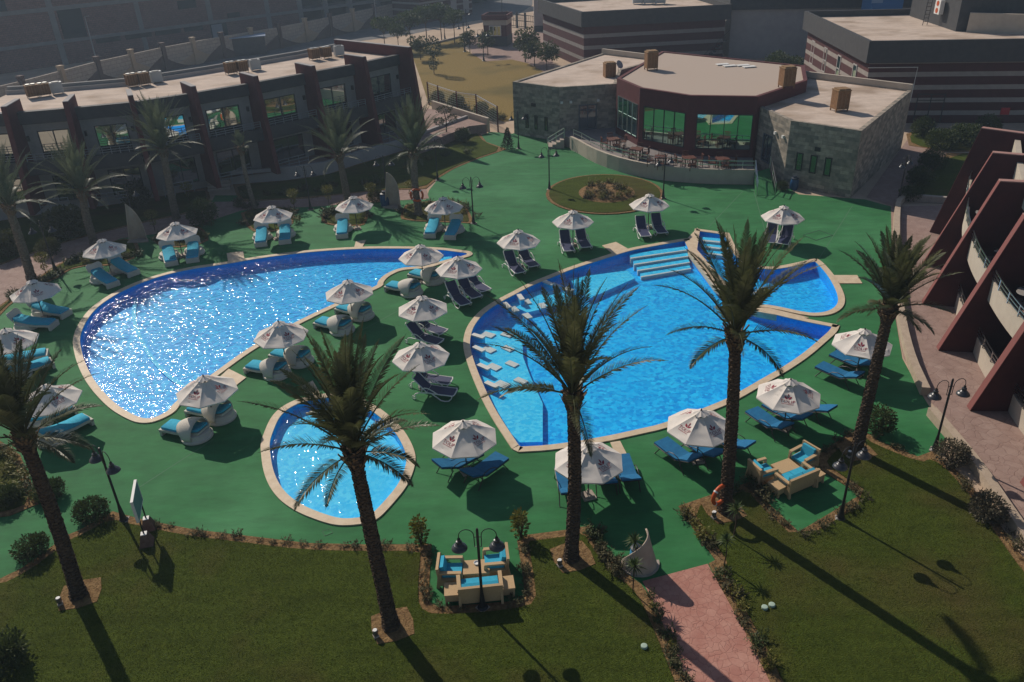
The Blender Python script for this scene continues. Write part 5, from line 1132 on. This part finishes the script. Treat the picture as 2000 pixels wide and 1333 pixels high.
MB().wall(redpoly,.0,5.55,.3,1,True).build('curved_front',redM,RS); MB().sheet(inset(redpoly,.2),5.47).build('roof',Mbrick('roof_tiles',(.50,.405,.33),(.56,.455,.375),(.42,.34,.28),.5,.5,.02,.95,.1,noisecol=(.85,.85,.85)),RS)
MB().wall([LE,LD,RT,RS_],4.2,5.15,.25,-1).build('back_parapet',beigeM,RS)
for k,(a,b,s0,s1,z0,z1,pn,tr) in enumerate([(m0[0],m0[1],.08,.94,1.5,4.2,4,2.9),(m0[1],m0[2],.10,.95,1.5,4.2,4,None),(m0[2],m0[3],.13,.96,1.5,4.2,4,2.2)]): window(RS,a,b,s0,s1,z0,z1,.0,pn,gglassM,frameM if k else steelM,tr,.06)
slitM=Mglass('dark_slit_glass',(.008,.014,.012),.16,(.6,.8,.7))
for s in(.30,.50,.72): window(RS,LA,LB,s-.035,s+.035,.75,2.0,.0,1,slitM,name='slit_window')
for s in(.20,.41,.62): window(RS,RQ,RR_,s-.05,s+.05,1.25,2.55,.0,1,slitM,name='slit_window')
facade(MB(),LA,LB,2.75,3.05,.1,.04,.40,.50).build('vent',blackM,RS); facade(MB(),RQ,RR_,2.85,3.15,.1,.04,.40,.48).build('vent',blackM,RS)
doorM=Mglass('blue_grey_door_glass',(.03,.045,.06),.2)
window(RS,LB,LC,.34,.66,.92,3.1,.0,2,doorM,M('blue_grey_door_frame',(.07,.09,.115),.5),2.6,.10,'door'); window(RS,RP,RQ,.28,.55,.92,3.0,.0,2,doorM,MATS['blue_grey_door_frame'],None,.10,'door')
for a,b,ss in ((LB,LC,(.02,.18,.66)),(RP,RQ,(.62,.85))):
    for s in ss: facade(MB(),a,b,3.3,3.5,.15,.17,s,s+.04).build('floodlight',whiteM,RS)
# terrace: floor, curved parapet, rails, ramp and steps
tl=[(1096,284),(1125,294),(1160,315),(1200,331),(1250,344),(1300,352),(1380,358),(1470,359)]
tb=chaikin(GP(tl),1,False)
TR=empty('restaurant_terrace','curved raised restaurant terrace with a pale parapet and steel rail above the deck','terrace')
MB().prism(tb+[RP,m0[3],m0[2],m0[1],m0[0],LC,LB],-.01,.9).build('floor',M('terrace_tiles',(.19,.17,.16),.7,(.24,.21,.20),3,5),TR)
MB().wall(tb[2:],-.02,1.12,.24,-1).build('parapet',beigeM,TR)
mb=MB()
tr_=offset(tb[2:],.12,False)
for z in(1.36,1.66):
    for p,q in zip(tr_,tr_[1:]): mb.bar((*p,z),(*q,z),.045)
for p,q in zip(tr_,tr_[1:]):
    L=math.dist(p,q); k=max(1,int(L/1.1))
    for j in range(k): mb.bar((p[0]+(q[0]-p[0])*j/k,p[1]+(q[1]-p[1])*j/k,1.1),(p[0]+(q[0]-p[0])*j/k,p[1]+(q[1]-p[1])*j/k,1.66),.035)
mb.build('rail',steelM,TR)
a,b=G(1470,359),G(1512,380); c=G(1512,352); d_=G(1483,338)
rp=[(*G(1471,360),.9),(*G(1500,352),.9),(*G(1513,382),.02),(*G(1478,383),.02)]
MB().add([(x,y,z) for x,y,z in rp]+[(x,y,-.01) for x,y,z in rp],[(0,1,2,3),(0,4,5,1),(1,5,6,2),(2,6,7,3),(3,7,4,0)]).build('ramp',deckM,TR)
for i,j in ((0,3),(1,2)):
    mb=MB(); p,q=Vector(rp[i]),Vector(rp[j])
    for h in(.5,.9): mb.bar(p+Vector((0,0,h)),q+Vector((0,0,h)),.045)
    for t in(0,.5,1): e=p.lerp(q,t); mb.bar(e,e+Vector((0,0,.9)),.045)
    mb.build('ramp_rail',steelM,TR)
a,b=G(1094,262),G(1102,290); d=unit((b[0]-a[0],b[1]-a[1])); n=(d[1],-d[0])
sg=-1 if (n[0]>0) else 1
for k in range(4): 
    x0=k*.34; MB().prism([P3(a,n,d,sg*x0,0,0)[:2],P3(a,n,d,sg*(x0+.34),0,0)[:2],P3(a,n,d,sg*(x0+.34),math.dist(a,b),0)[:2],P3(a,n,d,sg*x0,math.dist(a,b),0)[:2]],-.01,.72-.18*k).build('step',concM,TR)
for s in(0,1):
    mb=MB(); q=math.dist(a,b)*s; p0=Vector(P3(a,n,d,0,q,.9)); p1=Vector(P3(a,n,d,sg*1.4,q,.1))
    for h in(.5,.85): mb.bar(p0+Vector((0,0,h)),p1+Vector((0,0,h)),.045)
    for t in(0,.5,1): e=p0.lerp(p1,t); mb.bar(e,e+Vector((0,0,.85)),.045)
    mb.build('step_rail',steelM,TR)
def make_rtable():
    o=empty('dining_table','','table'); MB().box((0,0,.73),(.95,.95,.05)).build('table_top',woodM,o)
    for i in(-1,1):
        for j in(-1,1): MB().box((i*.4,j*.4,.35),(.07,.07,.70)).build('leg',woodM,o)
    return o
def make_rchair():
    o=empty('dining_chair','','chair'); MB().box((0,0,.45),(.48,.48,.05)).build('seat',woodM,o); mb=MB()
    for x in(-.2,-.1,0,.1,.2): mb.box((x,-.23,.70),(.035,.03,.44),0,-.12)
    mb.box((0,-.26,.94),(.48,.04,.07)); mb.build('backrest',woodM,o)
    for i in(-1,1):
        for j in(-1,1): MB().box((i*.21,j*.21,.22),(.045,.045,.45)).build('leg',woodM,o)
        MB().box((i*.235,0,.66),(.05,.46,.03)).build('armrest',woodM,o)
    return o
RTb=Maker(make_rtable); RCh=Maker(make_rchair)
for k,(px,rz,l) in enumerate([((1198,289),10,'first from the terrace steps'),((1242,309),-25,'second from the terrace steps'),((1290,325),-12,'behind the round island lamp'),((1345,327),5,'fourth along the terrace'),((1410,329),0,'nearest the terrace ramp')]):
    p=G(*px,.9); RTb.put((p[0],p[1],.9),R(rz),'square red brown dining table '+l,'red brown terrace tables')
    for j,nm in enumerate(('near','right','far','left')):
        a=R(rz)+j*PI/2-PI/2; RCh.put((p[0]+.78*math.cos(a),p[1]+.78*math.sin(a),.9),a+PI/2,f'{nm} red brown chair at the terrace table {l}','red brown terrace chairs')
def make_box():
    o=empty('rooftop_cooler','','cooling unit'); MB().box((0,0,.85),(.98,.9,1.3)).build('casing',M('rusty_cooler_casing',(.16,.08,.035),.85,(.27,.145,.065),7,5,.3,40),o)
    mb=MB(); [mb.box((x,-.46,.85),(.06,.03,1.2)) for x in(-.46,-.15,.15,.46)]; mb.box((0,0,1.53),(1.04,.96,.07)); mb.box((-.2,0,1.6),(.4,.8,.1)); mb.box((.25,0,1.6),(.4,.8,.1)); mb.build('slats',MATS['pale_ochre_slats'],o)
    for i in(-1,1):
        for j in(-1,1): MB().box((i*.44,j*.4,.1),(.07,.07,.2)).build('leg',MATS['rusty_cooler_casing'],o)
    return o
BX=Maker(make_box)
for px,z,l in [((1190,158),4.25,'on the left stone roof'),((1271,137),5.47,'at the back of the curved roof'),((1535,172),5.47,'at the right end of the curved roof'),((1638,217),4.6,'on the right stone roof')]:
    p=G(*px,z); BX.put((p[0],p[1],z),R(8),'tall rusty brown cooler box '+l,'rusty cooler boxes')
p=G(1207,150,4.25); o=empty('satellite_dish','small grey dish beside the cooler box on the left stone roof','dish',(p[0],p[1],4.6),.4)
MB().tube([(0,0,0),(0,0,.6)],.03,6).build('mast',steelM,o); MB().lathe([(.02,0),(.25,.04),(.4,.12),(.40,.13)],n=16).build('bowl',lgreyM,o); kids(o)[-1].rotation_euler=(R(60),0,R(20)); kids(o)[-1].location=(0,-.1,.7)
for k,px in enumerate([(1410,138),(1424,141),(1450,140),(1462,143)]):
    p=G(*px,5.0); t=MB().box((0,0,.04),(1.1,.55,.06),.15).build('roof_board',whiteM); t.location=(p[0],p[1],5.5); tag(t,['pale board lying on the back parapet, leftmost','pale board on the back parapet, second','pale board on the back parapet, third','pale board on the back parapet, rightmost'][k],'board')
# ================================================================ BLOCKS BEHIND
strA=Mstripe('maroon_white_bands',(.085,.032,.033),(.27,.25,.235),1.34,.33); strB=Mstripe('maroon_white_bands_near',(.085,.032,.033),(.32,.29,.265),1.12,.36)
def striped(name,label,c,h,fas,m,over=.5):
    o=empty(name,label,'building'); c=c if area(c)>0 else c[::-1]; inn=inset(c,over)
    MB().prism(inn,-.01,h-fas+.1).build('wall',m,o,uv=True); MB().wall(c,h-fas,h,.3,1,True).build('fascia',darkM,o); MB().sheet(inset(c,.1),h-fas+.02).build('soffit',darkM,o); MB().sheet(inset(c,.2),h-.6).build('roof',roofM,o); return o,inn
B1,i1=striped('striped_block','maroon and white banded block with a charcoal roof band behind the restaurant','x' and [(10,105),(28.6,106.4),(26,124),(5.5,121)],6.7,1.75,strA)
mb=MB()
for k in range(9): mb.box((25.3+k*.32,105.6,.25+k*.3),(.36,1.0,.06))
mb.bar((25.2,105.1,1.1),(28.2,105.1,3.9),.05); mb.build('fire_stair',darkM,B1)
for k in range(3): p=G(1250+k*22,12,6.1); CU.put((p[0],p[1]+2,6.1),0,['first','second','third'][k]+' pale condenser on the banded block roof','pale condensers',1.6)
B2,i2=striped('striped_block','nearer maroon and white banded block with a glass door beside the shaded garden',[(32,73.6),(62,68.8),(62,90),(33.2,94)],7.2,1.85,strB)
i2=i2 if area(i2)>0 else i2[::-1]
fl=(32.5,74.05); fr=(61.5,69.4); bl=(33.7,93.4)
window(B2,fl,fr,.155,.235,.05,2.6,.0,2,gglassM,frameM,2.0,.08,'door')
for s in(.10,.33,.56,.80): window(B2,bl,fl,s,s+.055,2.2,4.6,.0,1,gglassM,lgreyM,3.3,.12)
facade(MB(),fl,fr,.75,1.35,.06,.08,.40,.425).build('alarm_box',M('red_box',(.4,.02,.03),.5),B2)
MB().tube([(fl[0]-.1,fl[1]-.1,4.9),(fl[0]+4,fl[1]-.75,4.9),(fl[0]+3.9,fl[1]-.75,2.0)],.04,6).build('drain_pipe',whiteM,B2)
B3=empty('grey_hall','large plain grey hall with a charcoal upper band between the two banded blocks','building')
MB().prism([(29.2,108.5),(60,103),(66,140),(32,146)],-.01,5.8).build('wall',lgreyM,B3); MB().prism([(28.8,108.2),(60.2,102.6),(66.3,140.4),(31.6,146.4)],5.8,15).build('upper_band',darkM,B3)
B4=empty('plant_tower','charcoal plant room tower on the roof of the nearer banded block','building'); p=G(1866,62,6.6); bx=p[0]
MB().prism([(bx,p[1]),(bx+22,p[1]-3.2),(bx+22,p[1]+9),(bx+.6,p[1]+11)],6.5,9.9).build('wall',darkM,B4); MB().sheet([(bx+.3,p[1]+.3),(bx+21.7,p[1]-2.8),(bx+21.7,p[1]+8.7),(bx+.9,p[1]+10.6)],9.92).build('roof',roofM,B4)
o=MB().wall([(bx+.7,p[1]-.6),(bx+9.5,p[1]-6.2)],6.55,8.3,.25,1).build('roof_wall',beigeM); tag(o,'beige screen wall on the roof before the charcoal plant tower','wall')
o=empty('roof_ladder','slender steel ladder leaning on the charcoal plant tower','ladder'); q=G(1806,50,6.6); e=(bx-.4,p[1]+5,10.3); 
for s in(-.22,.22): MB().bar((q[0]+s,q[1],6.6),(e[0]+s,e[1],e[2]),.05).build('rail',brownM,o)
mb=MB(); [mb.bar((q[0]-.22+(e[0]-q[0])*t,q[1]+(e[1]-q[1])*t,6.6+(e[2]-6.6)*t),(q[0]+.22+(e[0]-q[0])*t,q[1]+(e[1]-q[1])*t,6.6+(e[2]-6.6)*t),.05) for t in [k/11 for k in range(1,11)]]; mb.build('rungs',brownM,o)
o=empty('wall_condenser','white two fan condenser hung on the charcoal plant tower','cooling unit',(bx-.25,p[1]+3.4,8.4),R(90)); MB().box((0,0,0),(1.0,.42,1.3)).build('casing',whiteM,o)
for z in(-.32,.32): t=MB().lathe([(.0,0),(.24,0),(.24,.02)],n=14).build('fan_grille',orangeM,o); t.rotation_euler=(R(-90),0,0); t.location=(0,.215,z)
q=G(1768,26,6.6); o=empty('blue_container','blue steel container with a white door standing behind the nearer banded block roof','container',(q[0],q[1]+9,0),0); MB().box((1.3,0,4.8),(3.6,3,9.6)).build('body',M('blue_panel',(.04,.18,.42),.5),o); MB().box((0,-1.52,8),(1.3,.06,2.4)).build('door',M('pale_blue_panel',(.25,.38,.55),.5),o)
# striped utility block, kiosk, gate far back
a,b,c=G(769,43),G(822,47),G(923,28); d_=(a[0]+c[0]-b[0],a[1]+c[1]-b[1])
B5=empty('utility_block','far maroon and white banded utility block with pale shutters beyond the road','building'); po=[a,b,c,d_]; po=po if area(po)>0 else po[::-1]
MB().prism(po,-.01,7).build('wall',Mstripe('maroon_white_bands_far',(.085,.035,.036),(.27,.25,.235),1.15,.3),B5,uv=True)
for s in(.06,.32,.58,.82): window(B5,b,c,s,s+.11,.4,3.0,.0,2,lgreyM,lgreyM,None,.2,'shutter')
a,b=G(945,91),G(991,91); d=unit((b[0]-a[0],b[1]-a[1])); n=(d[1],-d[0]); L=math.dist(a,b); po=[a,b,P3(a,n,d,-3.4,L,0)[:2],P3(a,n,d,-3.4,0,0)[:2]]
KI=empty('guard_kiosk','small maroon and cream guard kiosk with a dark plinth at the forecourt','kiosk')
MB().prism(po,-.01,1.35).build('plinth',darkM,KI); MB().prism(inset(po,.06),1.35,2.9).build('wall',redM,KI); MB().prism(inset(po,.02),2.9,3.6).build('band',beigeM,KI)
po=po if area(po)>0 else po[::-1]; MB().wall(inset(po,-.12),3.6,4.3,.2,1,True).build('parapet',redM,KI); window(KI,a,b,.26,.76,1.45,2.85,.0,3,glassM,whiteM,None,.09)
MB().sheet(inset(po,.05),3.62).build('roof',darkM,KI)
o=empty('metal_gate','dark metal sliding gate between the kiosk and the banded block','gate'); mb=MB(); a,b=G(992,52),G(1045,58)
for z in(.2,1.1,2.0): mb.bar((*a,z),(*b,z),.09)
for k in range(15): t=k/14; mb.bar((a[0]+(b[0]-a[0])*t,a[1]+(b[1]-a[1])*t,.1),(a[0]+(b[0]-a[0])*t,a[1]+(b[1]-a[1])*t,2.0),.06)
mb.build('bars',darkM,o)
for t in(0,.35,.65,1): MB().box((a[0]+(b[0]-a[0])*t,a[1]+(b[1]-a[1])*t,1.2),(.35,.35,2.4)).build('post',darkM,o)
p=G(1056,62); o=empty('gate_pier','tall pale gate pier with a dark foot at the corner of the banded block','pier',(p[0],p[1],0)); MB().box((0,.5,3.4),(2.0,1.2,6.2)).build('shaft',lgreyM,o); MB().box((0,.5,.4),(2.06,1.26,1.0)).build('foot',darkM,o)
# wire fence beside the field
fp=[(838,205),(858,213),(894,226),(932,232),(973,258)]; F_=GP(fp); o=empty('wire_fence','wire fence on maroon posts between the dry field and the end terrace','fence')
for k,p in enumerate(F_): MB().box((p[0],p[1],1.2),(.14,.14,2.4)).build('post',redM,o)
mb=MB()
for p,q in zip(F_,F_[1:]):
    L=math.dist(p,q)
    for z in [.1+.23*j for j in range(10)]: mb.bar((*p,z),(*q,z),.012)
    k=int(L/.4)
    for j in range(k): t=j/k; mb.bar((p[0]+(q[0]-p[0])*t,p[1]+(q[1]-p[1])*t,.1),(p[0]+(q[0]-p[0])*t,p[1]+(q[1]-p[1])*t,2.2),.010)
    mb.bar((*p,2.3),(*q,2.3),.06)
mb.build('wire_mesh',steelM,o)
# perimeter wall with piers and a painted wave, and the unfinished hall beyond
PW=[(-62,78),(-54,95.5),(-50.4,107),(-45.6,116.5),(-40,124.5),(-33.5,132),(-27.5,142),(-21.6,152),(-17.5,160),(-8,178),(10,205)]
WM=Mbrick('perimeter_blocks',(.33,.28,.235),(.38,.325,.27),(.22,.19,.165),.9,.45,.03,.95,.3,noisecol=(.8,.8,.8))
o=empty('perimeter_wall','tall beige block perimeter wall with piers and a painted dune wave, behind the left wing','wall')
MB().wall(PW,-.02,3.0,.3,1).build('wall',WM,o,uv=True)
tanM=M('tan_paint',(.36,.27,.18),.9,(.40,.30,.21),2); dunM=M('dark_brown_paint',(.09,.06,.055),.9,(.11,.075,.065),2)
cnt=0
for p,q in zip(PW,PW[1:]):
    L=math.dist(p,q); d=unit((q[0]-p[0],q[1]-p[1])); n=(d[1],-d[0]); k=max(1,round(L/6.2))
    for j in range(k):
        s=L*j/k; w_=L/k; c=P3(p,n,d,.03,s,0)
        MB().box((c[0],c[1],1.75),(.55,.55,3.5),math.atan2(d[1],d[0])).box((c[0],c[1],3.55),(.68,.68,.16),math.atan2(d[1],d[0])).build('pier',dunM if cnt%2 else tanM,o)
        for mm,pf in ((tanM,lambda t: 1.9*(1-t)**1.6+.3),(dunM,lambda t: 2.1*max(0,(t-.25)/.75)**.8+.02)) if cnt%2==0 else ((dunM,lambda t:1.7*(1-t)**2+.02),(tanM,lambda t:1.2*t**2+.5)):
            N_=10; oo=.03 if mm is tanM else .05; prof=[(s+w_*t/N_,pf(t/N_)) for t in range(N_+1)]
            vs=[P3(p,n,d,oo,a_,0) for a_,z in prof]+[P3(p,n,d,oo,a_,z) for a_,z in prof]
            vs2=[P3(p,n,d,-.01,a_,0) for a_,z in prof]+[P3(p,n,d,-.01,a_,z) for a_,z in prof]; M_=N_+1
            MB().add(vs+vs2,[(i,i+1,M_+i+1,M_+i) for i in range(N_)]+[(M_+i,M_+i+1,3*M_+i+1,3*M_+i) for i in range(N_)]).build('painted_wave',mm,o)
        cnt+=1
H0=(-84,107); HD=unit((.754,.657)); HN=(HD[1],-HD[0]); H1=(H0[0]+HD[0]*112,H0[1]+HD[1]*112); s_=lambda s: (s+16.9)/112
UH=empty('unfinished_hall','huge unfinished hall of red blocks with concrete bands and dark openings beyond the perimeter wall','building')
blkM=Mbrick('red_hollow_blocks',(.17,.095,.085),(.22,.125,.11),(.10,.075,.07),.5,.28,.03,.95,.5,noisecol=(.75,.75,.75)); conc2=M('raw_concrete',(.17,.165,.16),.95,(.22,.215,.21),1,6,.2,20); voidM=M('dark_opening',(.02,.026,.03),.9)
facade(MB(),H0,H1,-.01,15,12,0,0,s_(49)).build('wall',blkM,UH,uv=True); facade(MB(),H0,H1,-.01,15,12,-4,s_(49),1).build('open_bay_wall',voidM,UH)
for z0,z1 in ((2.95,3.4),(7.3,7.85),(11.7,12.2)): facade(MB(),H0,H1,z0,z1,5,.12).build('slab_edge',conc2,UH)
for s,w_ in [(-8,.8),(0,.8),(10,.8),(22,.7),(33,.8),(43,.8),(49,.9),(54,.9),(59,.9),(65,.9),(71,.9),(78,.9),(85,.9)]: facade(MB(),H0,H1,-.01,15,.9,.06,s_(s),s_(s+w_)).build('column',conc2,UH)
for s,s2,z0,z1 in [(11.2,14.4,3.45,7.28),(15.3,18.9,2.3,2.9),(19.7,23.6,2.3,2.9),(24.2,28.2,2.3,2.9),(28.8,31.8,2.3,2.9),(33,35.8,.1,2.9),(36.3,38.4,3.5,4.2),(28.6,31.5,5.6,6.8),(3.5,5,7.9,9.5),(-6,-3,3.45,7)]: facade(MB(),H0,H1,z0,z1,.3,.10,s_(s),s_(s2)).build('opening',voidM,UH)
facade(MB(),H0,H1,.1,2.8,.1,.14,s_(33.2),s_(35)).build('metal_shutter',M('pale_shutter',(.24,.25,.27),.6),UH)
p=G(450,112); q=G(522,106); d=unit((q[0]-p[0],q[1]-p[1])); n=(d[1],-d[0]); L=math.dist(p,q); o=empty('road_shed','dark shed with a pale blue roof sheet beside the road behind the left wing','shed'); po=[p,q,P3(p,n,d,-3,L,0)[:2],P3(p,n,d,-3,0,0)[:2]]
MB().prism(po,0,2.5).build('wall',darkM,o); MB().prism(inset(po,-.2),2.5,2.62).build('roof',M('pale_blue_sheet',(.22,.30,.42),.5),o)
for b,t,l in [((191,128),(166,33),'tall slim street pole before the unfinished hall, left one'),((548,62),(540,-30),'tall slim street pole before the unfinished hall, middle one'),((737,55),(733,-20),'tall slim street pole before the unfinished hall, right one')]:
    p=G(*b); tp=NV(p,t); o=empty('street_pole',l,'street light',(p[0],p[1],0)); MB().tube([(0,0,0),(0,0,tp[2])],[.11,.06],8).build('pole',lgreyM,o); MB().bar((0,0,tp[2]),(.9,-.6,tp[2]+.15),.08).build('lamp_arm',lgreyM,o)

mb=MB().box((0,302,9.),(850,660,24)); hz=mb.build('haze',greyM)
hm=bpy.data.materials.new('air'); hm.use_nodes=True; t_=hm.node_tree; t_.nodes.remove(t_.nodes['Principled BSDF']); v=t_.nodes.new('ShaderNodeVolumePrincipled'); v.inputs['Color'].default_value=(.62,.80,1,1); v.inputs['Density'].default_value=.0007; v.inputs['Anisotropy'].default_value=.35
lk(t_,v.outputs[0],t_.nodes['Material Output'].inputs['Volume']); hz.data.materials.clear(); hz.data.materials.append(hm); tag(hz,kind='stuff'); sc.cycles.volume_bounces=0; sc.cycles.volume_step_rate=1
